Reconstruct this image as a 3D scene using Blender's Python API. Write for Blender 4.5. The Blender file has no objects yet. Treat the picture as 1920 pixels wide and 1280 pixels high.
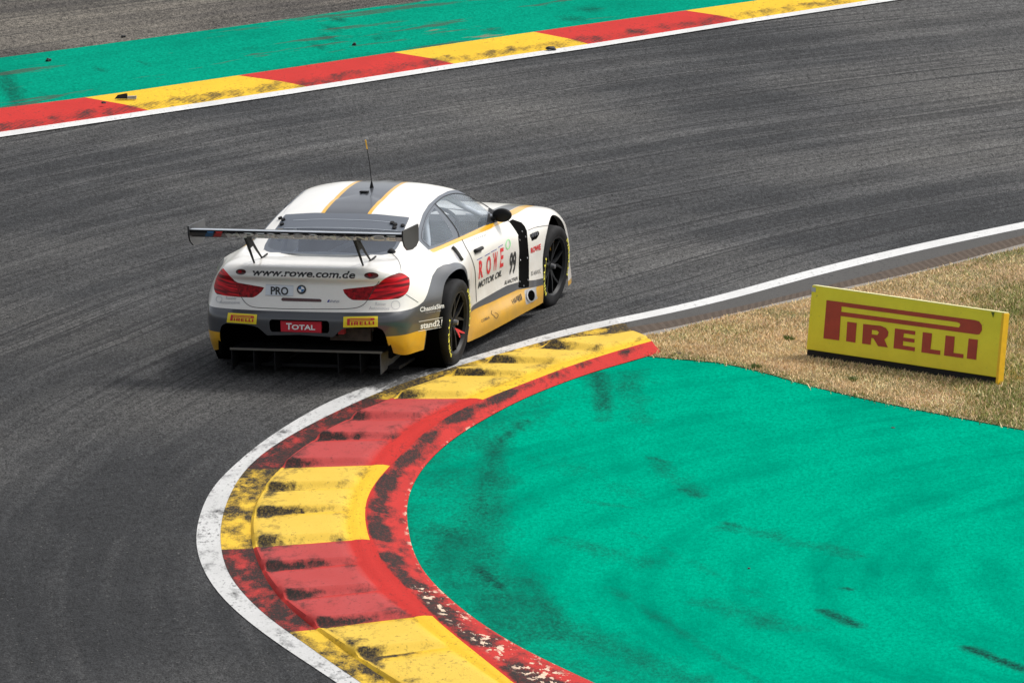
import bpy, bmesh, math, random
import numpy as np
from math import sin, cos, pi, radians, sqrt, atan2, hypot
from mathutils import Vector, Matrix
from mathutils.bvhtree import BVHTree
from mathutils.geometry import delaunay_2d_cdt
random.seed(7); rng = np.random.default_rng(7)
S = bpy.context.scene
COL = S.collection

# ------------------------------------------------------------ camera
F = 20880.0; PIT = radians(10.01)
CAMP = np.array([1.388, -90 * cos(radians(10.1)), 90 * sin(radians(10.1))])
cam_d = bpy.data.cameras.new('camera'); cam = bpy.data.objects.new('camera', cam_d); COL.objects.link(cam)
cam_d.sensor_width = 36; cam_d.lens = F * 36 / 1920; cam_d.clip_end = 2000; cam_d.clip_start = 1
cam.location = CAMP; cam.rotation_euler = (pi / 2 - PIT, 0, 0); S.camera = cam

# ------------------------------------------------------------ sky, sun, exposure
SUN_EL, SUN_AZ = radians(56), radians(62)     # azimuth measured from +Y towards +X
W = bpy.data.worlds.new('World'); S.world = W; W.use_nodes = True
nt = W.node_tree; bg = nt.nodes['Background']
sky = nt.nodes.new('ShaderNodeTexSky'); sky.sky_type = 'NISHITA'; sky.sun_disc = False
sky.sun_elevation = SUN_EL; sky.sun_rotation = SUN_AZ; sky.air_density = 1.0; sky.dust_density = 4.0; sky.ozone_density = 1.0
hs = nt.nodes.new('ShaderNodeHueSaturation'); hs.inputs['Saturation'].default_value = 0.28
nt.links.new(sky.outputs[0], hs.inputs['Color']); nt.links.new(hs.outputs[0], bg.inputs[0]); bg.inputs[1].default_value = 0.15
sd = bpy.data.lights.new('sun', 'SUN'); sd.energy = 2.0; sd.angle = radians(14); sd.color = (1, .965, .91)
sun = bpy.data.objects.new('sun', sd); COL.objects.link(sun)
dv = Vector((sin(SUN_AZ) * cos(SUN_EL), cos(SUN_AZ) * cos(SUN_EL), sin(SUN_EL)))
sun.rotation_euler = dv.to_track_quat('Z', 'Y').to_euler(); sun.location = (20, 10, 40)
S.view_settings.view_transform = 'Standard'; S.view_settings.look = 'None'
S.view_settings.exposure = 0.25; S.view_settings.gamma = 1

# ------------------------------------------------------------ projection helpers (photo pixels, 1920 wide)
FW = np.array([0, cos(PIT), -sin(PIT)]); UP = np.array([0, sin(PIT), cos(PIT)])
def ray(px, py):
    d = FW + np.array([1., 0, 0]) * ((px - 960) / F) + UP * ((640 - py) / F); return d / np.linalg.norm(d)
def gnd(px, py):
    d = ray(px, py); t = -CAMP[2] / d[2]; p = CAMP + d * t; return (p[0], p[1])
def G(pts): return [gnd(*p) for p in pts]
YAW = radians(15.85); ROLL = radians(1.3)
fv = np.array([sin(YAW), cos(YAW), 0]); lv = np.array([-cos(YAW), sin(YAW), 0]); zv = np.array([0, 0, 1.])
AX = np.stack([fv, lv * cos(ROLL) - zv * sin(ROLL), lv * sin(ROLL) + zv * cos(ROLL)])      # rows: car x, y, z axes in the world
def carproj(co, mirror=True):
    c = np.array(co, float)
    if mirror: c = c.copy(); c[:, 1] = -np.abs(c[:, 1])
    w = c @ AX - CAMP
    z = w @ FW
    return np.stack([960 + F * w[:, 0] / z, 640 - F * (w @ UP) / z], 1)

# ------------------------------------------------------------ tagging
def tag(o, label=None, cat=None, group=None, kind=None):
    if label: o['label'] = label
    if cat: o['category'] = cat
    if group: o['group'] = group
    if kind: o['kind'] = kind
    return o
def mk(name, verts, faces, mats, parent=None, smooth=False, mi=None, angle=None):
    me = bpy.data.meshes.new(name); me.from_pydata([tuple(v) for v in verts], [], [tuple(f) for f in faces])
    for m in (mats if isinstance(mats, (list, tuple)) else [mats]): me.materials.append(m)
    if smooth: me.polygons.foreach_set('use_smooth', [True] * len(me.polygons))
    if mi is not None: me.polygons.foreach_set('material_index', mi)
    if angle: me.set_sharp_from_angle(angle=radians(angle))
    me.update()
    o = bpy.data.objects.new(name, me); COL.objects.link(o)
    if parent: o.parent = parent
    return o
class MB:
    def __init__(s): s.v = []; s.f = []
    def add(s, v, f):
        n = len(s.v); s.v += [tuple(p) for p in v]; s.f += [tuple(i + n for i in q) for q in f]; return s
    def box(s, c, h, R=None):
        v = [Vector((x * h[0], y * h[1], z * h[2])) for x in (-1, 1) for y in (-1, 1) for z in (-1, 1)]
        if R is not None: v = [R @ p for p in v]
        v = [p + Vector(c) for p in v]
        return s.add(v, [(0, 1, 3, 2), (4, 6, 7, 5), (0, 4, 5, 1), (2, 3, 7, 6), (0, 2, 6, 4), (1, 5, 7, 3)])
    def tube(s, pts, r, n=10, cap=True):
        pts = [Vector(p) for p in pts]; rr = r if isinstance(r, (list, tuple)) else [r] * len(pts)
        V = []; ref = None
        for i, p in enumerate(pts):
            t = (pts[min(i + 1, len(pts) - 1)] - pts[max(i - 1, 0)]).normalized()
            a = t.orthogonal().normalized() if ref is None else (ref - t * ref.dot(t)).normalized()
            ref = a; b = t.cross(a)
            V += [p + (a * cos(2 * pi * k / n) + b * sin(2 * pi * k / n)) * rr[i] for k in range(n)]
        Fc = [(i * n + k, i * n + (k + 1) % n, (i + 1) * n + (k + 1) % n, (i + 1) * n + k) for i in range(len(pts) - 1) for k in range(n)]
        if cap: Fc += [tuple(range(n))[::-1], tuple((len(pts) - 1) * n + k for k in range(n))]
        return s.add(V, Fc)
    def prism(s, poly, axis_fn, a, b):
        n = len(poly); V = [axis_fn(p, a) for p in poly] + [axis_fn(p, b) for p in poly]
        return s.add(V, [tuple(range(n)), tuple(range(2 * n - 1, n - 1, -1))] + [(i, i + n, (i + 1) % n + n, (i + 1) % n) for i in range(n)])
    def lathe(s, prof, n=48, close=False):        # profile (r, y) round the local Y axis
        m = len(prof); V = [(r * cos(2 * pi * k / n), y, r * sin(2 * pi * k / n)) for k in range(n) for (r, y) in prof]
        Fc = [(k * m + i, k * m + (i + 1) % m, ((k + 1) % n) * m + (i + 1) % m, ((k + 1) % n) * m + i) for k in range(n) for i in range(m if close else m - 1)]
        return s.add(V, Fc)
    def build(s, name, mat, parent=None, smooth=False, angle=None):
        o = mk(name, s.v, s.f, mat, parent, smooth, angle=angle)
        bm = bmesh.new(); bm.from_mesh(o.data); bmesh.ops.recalc_face_normals(bm, faces=bm.faces); bm.to_mesh(o.data); bm.free()
        if angle: o.data.set_sharp_from_angle(angle=radians(angle))
        return o

# ------------------------------------------------------------ materials
class NT:
    def __init__(s, name):
        s.m = bpy.data.materials.new(name); s.m.use_nodes = True; s.t = s.m.node_tree; s.b = s.t.nodes['Principled BSDF']
    def n(s, ty, **kw):
        nd = s.t.nodes.new('ShaderNode' + ty)
        for k, v in kw.items(): setattr(nd, k, v)
        return nd
    def L(s, a, b): s.t.links.new(a, b)
    def setin(s, sock, v):
        if hasattr(v, 'is_output'): s.L(v, sock)
        else: sock.default_value = v
    def math(s, op, a, b=0.0, c=None, clamp=False):
        nd = s.n('Math', operation=op, use_clamp=clamp); s.setin(nd.inputs[0], a); s.setin(nd.inputs[1], b)
        if c is not None: s.setin(nd.inputs[2], c)
        return nd.outputs[0]
    def noise(s, vec, scale, detail=3, rough=.55, w=None):
        nd = s.n('TexNoise'); s.setin(nd.inputs['Scale'], scale); nd.inputs['Detail'].default_value = detail; nd.inputs['Roughness'].default_value = rough
        if vec is not None: s.L(vec, nd.inputs['Vector'])
        return nd.outputs[0]
    def ramp(s, f, lo, hi, a=0., b=1.):
        nd = s.n('MapRange'); nd.clamp = True; s.setin(nd.inputs[0], f); nd.inputs[1].default_value = lo; nd.inputs[2].default_value = hi; nd.inputs[3].default_value = a; nd.inputs[4].default_value = b
        return nd.outputs[0]
    def mix(s, f, a, b):
        nd = s.n('Mix', data_type='RGBA'); s.setin(nd.inputs[0], f)
        for i, c in ((6, a), (7, b)): s.setin(nd.inputs[i], c if hasattr(c, 'is_output') else (*c[:3], 1))
        return nd.outputs[2]
    def obj(s): return s.n('TexCoord').outputs['Object']
    def along(s, ob, k=.38):      # grain drawn out along the direction of travel
        nd = s.n('Mapping'); nd.inputs['Scale'].default_value = (1, k, 1); nd.inputs['Rotation'].default_value = (0, 0, radians(-12)); s.L(ob, nd.inputs['Vector']); return nd.outputs[0]
    def comb(s, x, y, z=0.):
        nd = s.n('CombineXYZ'); s.setin(nd.inputs[0], x); s.setin(nd.inputs[1], y); s.setin(nd.inputs[2], z); return nd.outputs[0]
    def sep(s, v):
        nd = s.n('SeparateXYZ'); s.L(v, nd.inputs[0]); return nd.outputs
    def col(s, c): s.setin(s.b.inputs['Base Color'], c if hasattr(c, 'is_output') else (*c, 1))
    def rough(s, r): s.setin(s.b.inputs['Roughness'], r)
    def bump(s, h, st, dist=.01):
        nd = s.n('Bump'); nd.inputs['Strength'].default_value = st; nd.inputs['Distance'].default_value = dist; s.L(h, nd.inputs['Height']); s.L(nd.outputs[0], s.b.inputs['Normal'])
def simple(name, c, rough=.5, metal=0., coat=0., var=.0, scale=20., spec=None):
    M = NT(name)
    if var:
        nz = M.noise(M.obj(), scale, 4)
        M.col(M.mix(M.ramp(nz, .3, .7), [k * (1 - var) for k in c], [min(1, k * (1 + var)) for k in c]))
    else: M.col(c)
    M.rough(rough); M.b.inputs['Metallic'].default_value = metal; M.b.inputs['Coat Weight'].default_value = coat; M.b.inputs['Coat Roughness'].default_value = .06
    if spec is not None: M.b.inputs['Specular IOR Level'].default_value = spec
    return M.m
def paint(name, c, grime=(.32, .24, .15), amount=.5):
    M = NT(name); ob = M.obj(); s_ = M.sep(ob)
    hgt = M.ramp(s_[2], .15, .75, 1., 0.)
    nz = M.ramp(M.noise(ob, 6., 6, .65), .3, .75)
    fine = M.ramp(M.noise(ob, 60., 3, .6), .45, .75)
    g = M.math('MULTIPLY', M.math('MULTIPLY', hgt, nz), amount, clamp=True)
    rear = M.ramp(s_[0], -.85, -1.02, 0., .05)
    g = M.math('MAXIMUM', g, M.math('MULTIPLY', rear, M.math('ADD', nz, .3), clamp=True))
    g = M.math('ADD', g, M.math('MULTIPLY', fine, .05), clamp=True)
    M.col(M.mix(g, c, grime)); M.rough(.32); M.b.inputs['Coat Weight'].default_value = .6; M.b.inputs['Coat Roughness'].default_value = .08
    return M.m
def pol(M, ob, cx=24., cy=-9.):          # polar coordinates of a ground point round the corner's centre: streaks follow the racing line
    s_ = M.sep(ob); x = M.math('SUBTRACT', s_[0], cx); y = M.math('SUBTRACT', s_[1], cy)
    r = M.math('SQRT', M.math('ADD', M.math('MULTIPLY', x, x), M.math('MULTIPLY', y, y)))
    return r, M.math('MULTIPLY', M.math('ARCTAN2', x, y), 30.)
def asphalt(name, lo, hi, warm, streak=1.):
    M = NT(name); ob = M.obj(); r, th = pol(M, ob)
    wob = M.math('MULTIPLY', M.noise(ob, .25, 1), .35)
    rw = M.math('ADD', r, wob)
    st1 = M.noise(M.comb(M.math('MULTIPLY', rw, 3.2), M.math('MULTIPLY', th, .10)), 1., 4, .6)
    st2 = M.noise(M.comb(M.math('MULTIPLY', rw, 11.), M.math('MULTIPLY', th, .13), 5.), 1., 3, .6)
    st3 = M.noise(M.comb(M.math('MULTIPLY', rw, 26.), M.math('MULTIPLY', th, .12), 9.), 1., 2, .5)
    big = M.noise(ob, .22, 3, .5); fade = M.ramp(M.sep(ob)[1], -5., 1.5, .12, 1.)
    k = M.math('ADD', M.math('MULTIPLY', big, .55), M.math('MULTIPLY', st1, .45))
    c = M.mix(M.ramp(k, .42, .58), lo, hi)
    c = M.mix(M.math('MULTIPLY', M.ramp(big, .45, .75), .6), c, warm)
    s2 = M.math('MULTIPLY', M.ramp(st2, .52, .66), .5 * streak); s2 = M.math('MULTIPLY', s2, fade); c = M.mix(s2, c, (.016, .0165, .018))
    s3 = M.math('MULTIPLY', M.math('MULTIPLY', M.ramp(st3, .53, .60), M.ramp(st1, .38, .52)), .7 * streak); s3 = M.math('MULTIPLY', s3, fade); c = M.mix(s3, c, (.010, .010, .011))
    c = M.mix(M.ramp(M.math('ADD', M.sep(ob)[0], M.math('MULTIPLY', M.sep(ob)[1], .30)), -5.5, 3., .60, 0.), c, (.009, .0095, .0105))  # darkens to left and foreground: rubbered zone plus lens vignette put in the colour
    oa = M.along(ob, .34)
    mot = M.noise(oa, 3., 5, .7)
    f1 = M.noise(oa, 62., 2, .8); f2 = M.noise(oa, 22., 3, .75)
    g = M.math('ADD', M.math('ADD', M.math('MULTIPLY', f1, .5), M.math('MULTIPLY', f2, .38)), M.math('MULTIPLY', mot, .12))
    v = M.ramp(g, .37, .63, .10, 2.05)
    mm = M.n('Vector' + 'Math', operation='SCALE'); M.L(c, mm.inputs[0]); M.L(v, mm.inputs['Scale']); c = mm.outputs[0]
    vo = M.n('TexVoronoi'); vo.inputs['Scale'].default_value = 45; M.L(ob, vo.inputs['Vector'])
    vs = M.sep(vo.outputs['Color'])
    sp = M.math('MULTIPLY', M.math('GREATER_THAN', vs[0], .985), M.math('LESS_THAN', vo.outputs['Distance'], .38))
    c = M.mix(M.math('MULTIPLY', sp, .2), c, (.42, .40, .37))
    M.col(c); M.rough(.92); M.b.inputs['Specular IOR Level'].default_value = .18; M.bump(g, .9, .02)
    return M.m
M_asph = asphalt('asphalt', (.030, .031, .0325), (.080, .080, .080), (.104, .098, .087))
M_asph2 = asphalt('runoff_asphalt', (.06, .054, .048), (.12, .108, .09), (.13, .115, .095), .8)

def road_paint(name, c, wear=.5, dark=(.018, .015, .013), scale=1.):
    M = NT(name); ob = M.obj()
    at = M.n('Attribute', attribute_name='stain', attribute_type='GEOMETRY').outputs['Fac']
    oa = M.along(ob)
    n1 = M.noise(oa, 2.2 * scale, 5, .65); n2 = M.noise(oa, 34. * scale, 3, .7); n3 = M.noise(oa, 80., 2, .7)
    base = M.mix(M.ramp(n1, .3, .7), [k * .82 for k in c], c)
    base = M.mix(M.ramp(n3, .3, .75, 0, .22), base, [k * .5 for k in c])
    cr = M.math('MULTIPLY', M.ramp(M.math('ADD', M.math('MULTIPLY', n2, .7), M.math('MULTIPLY', n1, .3)), .56, .66), wear)
    nm = M.noise(oa, 5., 6, .72)
    blot = M.ramp(M.math('ADD', at, M.math('MULTIPLY', M.math('SUBTRACT', nm, .5), 2.4)), .28, .72)
    blot = M.math('MULTIPLY', blot, M.ramp(at, .03, .2))
    st = M.math('MULTIPLY', blot, M.ramp(M.math('ADD', M.math('MULTIPLY', n2, .55), M.math('MULTIPLY', n3, .45)), .32, .62, .72, 1.1), clamp=True)
    du = M.n('Attribute', attribute_name='dust', attribute_type='GEOMETRY').outputs['Fac']
    base = M.mix(M.math('MULTIPLY', M.math('MULTIPLY', du, M.ramp(n1, .25, .7, .6, 1.)), .6), base, (.62, .46, .11) if c[1] > .2 else (.33, .095, .095))
    base = M.mix(M.math('MAXIMUM', cr, st), base, dark)
    ch = M.n('Attribute', attribute_name='chip', attribute_type='GEOMETRY').outputs['Fac']
    n4 = M.noise(oa, 15., 4, .65)
    base = M.mix(M.math('MULTIPLY', ch, M.math('GREATER_THAN', n4, .57)), base, (.62, .46, .34))
    M.col(base); M.rough(.8); M.b.inputs['Specular IOR Level'].default_value = .15; M.bump(n3, .35, .008)
    return M.m
YEL = (.78, .48, .022); RED = (.52, .022, .016)
M_yel = road_paint('kerb_yellow', YEL, .55); M_red = road_paint('kerb_red', RED, .55)
M_white = road_paint('line_white', (.66, .66, .65), .5, (.12, .12, .12)); M_whitek = road_paint('line_white_scuffed', (.56, .56, .55), .9, (.06, .06, .06))
M_whited = road_paint('line_white_dusty', (.62, .61, .59), .5, (.10, .10, .10))
M_dirty = road_paint('shoulder_dusty', (.085, .082, .078), .9, (.035, .035, .035))
M_conc = road_paint('shoulder_concrete', (.27, .245, .215), .5, (.12, .105, .09))

def green_mat(name, c, c2, streak):
    M = NT(name); ob = M.obj()
    at = M.n('Attribute', attribute_name='stain', attribute_type='GEOMETRY').outputs['Fac']
    oa = M.along(ob); n1 = M.noise(oa, .8, 6, .68); n3 = M.noise(oa, 36., 4, .8)
    r, th = pol(M, ob, *( (9.5, -9.5) if streak else (24., -9.)))
    s1 = M.noise(M.comb(M.math('MULTIPLY', r, 2.6), M.math('MULTIPLY', th, .055)), 1., 4, .6)
    k = M.math('ADD', M.math('MULTIPLY', n1, .55), M.math('MULTIPLY', s1, .45))
    base = M.mix(M.ramp(k, .33, .54), c2, c)
    base = M.mix(M.ramp(n3, .36, .66, 0, .75), base, [q * .5 for q in c])
    nm = M.noise(oa, 4., 6, .72)
    sm = M.math('MULTIPLY', M.math('MULTIPLY', M.ramp(M.math('ADD', at, M.math('MULTIPLY', M.math('SUBTRACT', nm, .5), 1.1)), .2, 1.1), M.ramp(at, .02, .15)), M.ramp(n3, .3, .62, .55, 1.15), clamp=True)
    base = M.mix(sm, base, (.008, .035, .030))
    if not streak:
        n5 = M.noise(M.comb(M.math('MULTIPLY', r, 2.2), M.math('MULTIPLY', th, .35), 3.), 1., 5, .7)
        base = M.mix(M.math('MULTIPLY', M.ramp(n5, .57, .60), .7), base, (.06, .075, .06))
        n6 = M.noise(M.comb(M.math('MULTIPLY', r, 3.2), M.math('MULTIPLY', th, .5), 7.), 1., 4, .7); base = M.mix(M.math('MULTIPLY', M.ramp(n6, .66, .69), .8), base, (.22, .16, .11))
    M.col(base); M.rough(.95); M.b.inputs['Specular IOR Level'].default_value = .0; M.bump(n3, .5, .012)
    return M.m
M_green = green_mat('green_runoff', (.0, .345, .21), (.0, .17, .11), True)
M_green2 = green_mat('green_strip_far', (.003, .29, .185), (.003, .19, .125), False)

M_wht = paint('car_white', (.81, .79, .74)); M_gry = paint('car_grey', (.052, .057, .066), (.12, .10, .08), .35)
M_cyel = paint('car_yellow', (.80, .42, .008), (.28, .2, .1), .45)
M_blk = simple('satin_black', (.010, .010, .011), .6, spec=.2); M_carbon = simple('carbon', (.022, .023, .025), .45, coat=.15, var=.3, scale=120)
M_void = simple('dark_recess', (.003, .003, .003), 1., spec=.0); M_rub = simple('tyre_rubber', (.013, .013, .014), .75, var=.35, scale=14, spec=.2)
M_rim = simple('rim_black', (.012, .013, .015), .55, .0, .0, spec=.3); M_nut = simple('nut_metal', (.30, .30, .31), .35, .8)
M_disc = simple('brake_disc', (.10, .10, .11), .4, .8)
M_yt = simple('tyre_yellow', (.78, .72, .08), .6, var=.2, scale=40)
M_txk = simple('lettering_black', (.02, .02, .02), .5); M_txr = simple('lettering_red', (.62, .02, .025), .5); M_txw = simple('lettering_white', (.82, .82, .82), .5)
M_txb = simple('lettering_blue', (.05, .06, .28), .5); M_txg = simple('lettering_grey', (.42, .42, .44), .5); M_txn = simple('lettering_green', (.25, .72, .28), .5)
M_sty = simple('sticker_yellow', (.84, .66, .02), .45); M_strd = simple('sticker_red', (.55, .02, .02), .45); M_str = simple('plate_red', (.55, .012, .03), .45)
M_pl = simple('plate_white', (.62, .66, .70), .5); M_seam = simple('panel_gap', (.05, .047, .042), .9); M_silver = simple('exhaust_silver', (.62, .62, .62), .35, .6)
M_cblue = simple('emblem_blue', (.03, .15, .35), .4); M_alu = simple('edge_light', (.33, .36, .40), .4); M_dedge = simple('diffuser_edge_worn', (.13, .12, .10), .5); M_deep = simple('matt_black', (.005, .005, .005), .95, spec=.02)
M_cage = simple('roll_cage_paint', (.85, .87, .9), .4); M_int = simple('cabin_lining', (.22, .24, .26), .7)
def glassm(name, c, tint, mixf, rough=.04):
    M = NT(name); t = M.t
    tr = M.n('BsdfTransparent'); tr.inputs[0].default_value = (*tint, 1)
    gl = M.b; ob = M.obj(); M.col(M.mix(M.ramp(M.noise(ob, 2.5, 3), .35, .65), [.7 * k for k in c], c)); M.rough(rough); gl.inputs['Specular IOR Level'].default_value = 1.; gl.inputs['Coat Weight'].default_value = .4; gl.inputs['Coat Roughness'].default_value = .02
    mx = M.n('MixShader'); mx.inputs[0].default_value = mixf; M.L(tr.outputs[0], mx.inputs[1]); M.L(gl.outputs[0], mx.inputs[2])
    M.L(mx.outputs[0], t.nodes['Material Output'].inputs[0]); return M.m
M_glass = glassm('window_polycarbonate', (.40, .47, .55), (.92, .96, 1.), .30); M_rglass = glassm('rear_window_tint', (.11, .13, .165), (.45, .5, .57), .55, .15); M_wglass = glassm('windscreen_glass', (.3, .34, .38), (.9, .93, .95), .25)
M_wband = simple('window_band', (.13, .145, .17), .55, spec=.2)
def light_mat():
    M = NT('taillight_red'); ob = M.obj(); s_ = M.sep(ob)
    w = M.noise(M.comb(M.math('MULTIPLY', s_[1], 5.), M.math('MULTIPLY', M.math('ADD', s_[2], M.math('MULTIPLY', M.math('ABSOLUTE', s_[1]), -.12)), 48.)), 1., 2, .5)
    M.col(M.mix(M.ramp(w, .4, .62), (.12, .001, .003), (.74, .004, .014))); M.rough(.5); M.b.inputs['Specular IOR Level'].default_value = .15; M.b.inputs['Coat Weight'].default_value = .12; return M.m
M_tail = light_mat(); M_taild = simple('taillight_divider', (.05, .004, .006), .3, coat=.8); M_taili = simple('taillight_inner', (.24, .003, .006), .5, coat=.1, var=.8, scale=30, spec=.15)
M_brown = simple('third_light', (.06, .008, .006), .3, coat=.5)

# ------------------------------------------------------------ curves on the ground
def spline(pts, n=None, step=.08):
    P = np.array(pts, float); d = np.r_[0, np.cumsum(np.sqrt(np.linalg.norm(np.diff(P, axis=0), axis=1)))]
    m = np.gradient(P, d, axis=0) if len(P) > 2 else np.repeat((P[1:] - P[:1]) / (d[1] - d[0]), 2, 0)
    out = []
    for i in range(len(P) - 1):
        h = d[i + 1] - d[i]; k = max(2, int(np.linalg.norm(P[i + 1] - P[i]) / step))
        t = np.linspace(0, 1, k, endpoint=False)[:, None]
        out.append((2 * t**3 - 3 * t**2 + 1) * P[i] + (t**3 - 2 * t**2 + t) * h * m[i] + (-2 * t**3 + 3 * t**2) * P[i + 1] + (t**3 - t**2) * h * m[i + 1])
    out.append(P[-1:]); return np.vstack(out)
def smooth(P, it):
    P = P.copy()
    for _ in range(it): P[1:-1] = .5 * P[1:-1] + .25 * (P[2:] + P[:-2])
    return P
FAR_ON = True; _q = [gnd(1920, 417), gnd(1800, 441.5)]; NEAR_DIR = np.array(_q[0]) - np.array(_q[1])
def extend(P, a=0., b=0.):
    P = np.array(P, float)
    if a: d = (P[0] - P[min(3, len(P) - 1)]) if a < 25 or len(P) < 3 or FAR_ON else NEAR_DIR; P = np.vstack([P[0] + d / np.linalg.norm(d) * a, P])
    if b: d = P[-1] - P[max(-4, -len(P))]; P = np.vstack([P, P[-1] + d / np.linalg.norm(d) * b])
    return P
def resample(P, n=None, step=None):
    d = np.r_[0, np.cumsum(np.linalg.norm(np.diff(P, axis=0), axis=1))]
    n = n or max(2, int(d[-1] / step)); t = np.linspace(0, d[-1], n)
    return np.stack([np.interp(t, d, P[:, k]) for k in range(P.shape[1])], 1), t
def fill_between(name, A, B, z, mat, kind='structure', nx=3, stain=None, step=.15):
    """sheet between two ground curves, matched by nearest points"""
    A, _ = resample(A, step=step); n = len(A); B, _ = resample(B, n=n)
    V = []
    for i in range(n):
        for k in range(nx + 1):
            p = A[i] + (B[i] - A[i]) * k / nx; V.append((p[0], p[1], z))
    m = nx + 1
    Fc = [(i * m + k, i * m + k + 1, (i + 1) * m + k + 1, (i + 1) * m + k) for i in range(n - 1) for k in range(nx)]
    o = mk(name, V, Fc, mat); fix_up(o)
    if kind: o['kind'] = kind
    if stain is not None: set_stain(o, stain(np.array(V)))
    return o
def fix_up(o):
    bm = bmesh.new(); bm.from_mesh(o.data); bm.normal_update()
    for f in bm.faces:
        if f.normal.z < 0: f.normal_flip()
    bm.to_mesh(o.data); bm.free()
def set_stain(o, vals):
    at = o.data.attributes.new('stain', 'FLOAT', 'POINT'); at.data.foreach_set('value', np.clip(np.asarray(vals, float), 0, 1).astype(np.float32))
def inpoly(P, poly):
    poly = np.array(poly); x, y = P[:, 0], P[:, 1]; c = np.zeros(len(P), bool); j = len(poly) - 1
    for i in range(len(poly)):
        xi, yi = poly[i]; xj, yj = poly[j]
        cond = ((yi > y) != (yj > y)); 
        with np.errstate(divide='ignore', invalid='ignore'): xx = (xj - xi) * (y - yi) / (yj - yi + 1e-30) + xi
        c ^= cond & (x < xx); j = i
    return c
def sdf(P, poly):
    poly = np.array(poly, float); d = np.full(len(P), 1e9); n = len(poly)
    for i in range(n):
        a, b = poly[i], poly[(i + 1) % n]; ab = b - a; t = np.clip(((P - a) @ ab) / max(ab @ ab, 1e-12), 0, 1)
        d = np.minimum(d, np.linalg.norm(P - a - t[:, None] * ab, axis=1))
    return np.where(inpoly(P, poly), -d, d)
def capsules(P, caps):           # soft dark marks: (x0,y0,x1,y1,width,strength)
    s = np.zeros(len(P))
    for a in caps:
        A = np.array(a[:2]); B = np.array(a[2:4]); ab = B - A; t = np.clip(((P - A) @ ab) / max(ab @ ab, 1e-9), 0, 1)
        d = np.linalg.norm(P - A - t[:, None] * ab, axis=1); s = np.maximum(s, a[5] * np.clip(1.25 * (1 - d / a[4]), 0, 1) ** 1.3)
    return s

far_top = [(0, 205), (160, 185), (450, 143), (740, 100), (1000, 62), (1285, 22), (1440, 0)]
far_mid = [(0, 250), (275, 210), (575, 165), (850, 122), (1105, 85), (1390, 40), (1650, 0)]
far_low = [(0, 259.5), (275, 219), (575, 174), (850, 130.5), (1105, 93), (1390, 47), (1700, 0)]
far_grn = [(0, 110), (200, 84), (480, 46), (700, 15), (830, 0)]
def far(pts): return extend(smooth(spline(G(pts)), 40), 25, 60)
FT, FM, FL, FG = far(far_top), far(far_mid), far(far_low), far(far_grn); FAR_ON = False
Wo_px = [(1920, 417), (1732, 456), (1526, 505), (1373.5, 548), (1239, 581), (1154, 597.5), (1060, 617), (981, 640), (903, 664), (794, 697), (692, 722), (631, 746), (557, 786), (491, 829), (443, 869), (399, 912), (377.5, 956), (366.5, 1004), (371, 1044), (393, 1092), (430, 1136), (482, 1179), (544, 1223), (605, 1262), (631, 1280)]
Wi_px = [(1920, 429), (1732, 469), (1526, 519), (1373.5, 561), (1239, 592.6), (1150, 609.6), (1060, 629), (1012, 644), (919, 670), (825, 697), (745, 722), (666, 756), (579, 798), (513, 836), (465, 874), (439, 912), (421, 952), (412, 1000), (415, 1035), (430, 1083), (469, 1127), (504, 1162), (552, 1192.5), (605, 1232), (657, 1268), (676, 1280)]
R_px = [(1250, 611), (1169, 633), (1080, 642), (997, 657), (919, 680), (837, 709), (731, 753), (644, 795), (579, 835), (524, 882), (494, 919), (475, 955), (469, 1000), (475, 1034), (489, 1070), (512, 1110), (552, 1152), (609, 1196), (666, 1238), (710, 1267)]
T_px = [(1260, 637), (1169, 662), (1075, 690), (950, 731), (872, 763), (789, 802), (732, 843), (697, 886), (670, 930), (653, 982), (657, 1026), (679, 1080), (723, 1131), (784, 1180), (832, 1220), (898, 1268)]
K_px = [(1270, 641), (1169, 670), (1075, 699), (972, 739), (885, 772), (800, 822), (735, 885), (697, 930), (684, 968), (692, 1026), (721, 1080), (767, 1127), (819, 1180), (880, 1230), (937, 1276)]
Gr_px = [(1285, 650), (1212, 671), (1122, 696), (1069, 714), (981, 749), (894, 796), (850, 824), (812, 857), (780, 898), (763, 945), (765, 991), (776, 1039), (799, 1080), (841, 1122), (890, 1162), (945, 1198), (1006, 1231), (1106, 1278)]
def near(px, a, b, it=30): return extend(smooth(spline(G(px)), it), a, b)
WO, WI = near(Wo_px, 30, 14, 60), near(Wi_px, 30, 14, 60)
RR_, TT, KK, GG = near(R_px, 2, 14), near(T_px, 2, 14), near(K_px, 2, 14), near(Gr_px, 2, 14)

# ------------------------------------------------------------ ground
def rect(name, x0, x1, y0, y1, z, mat):
    o = mk(name, [(x0, y0, z), (x1, y0, z), (x1, y1, z), (x0, y1, z)], [(0, 1, 2, 3)], mat); return o
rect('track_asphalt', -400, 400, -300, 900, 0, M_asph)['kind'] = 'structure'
off = FG[-1] - FG[0]
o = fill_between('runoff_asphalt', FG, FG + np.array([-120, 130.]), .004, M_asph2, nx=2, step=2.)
fill_between('green_strip', FT, FG, .008, M_green2, nx=6, stain=lambda V: capsules(V[:, :2], [(*gnd(600, 90), *gnd(640, 32), .10, .75), (*gnd(0, 130), *gnd(34, 200), .16, .7), (*gnd(20, 165), *gnd(80, 178), .12, .5), (*gnd(1060, 45), *gnd(1125, 8), .16, .7), (*gnd(400, 110), *gnd(600, 62), .12, .35), (*gnd(130, 130), *gnd(230, 134), .12, .6), (*gnd(420, 150), *gnd(800, 92), .14, .45), (*gnd(250, 120), *gnd(300, 121), .08, .6), (*gnd(900, 60), *gnd(1000, 52), .08, .5), (*gnd(660, 85), *gnd(760, 62), .08, .5)]), step=.08)
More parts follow.
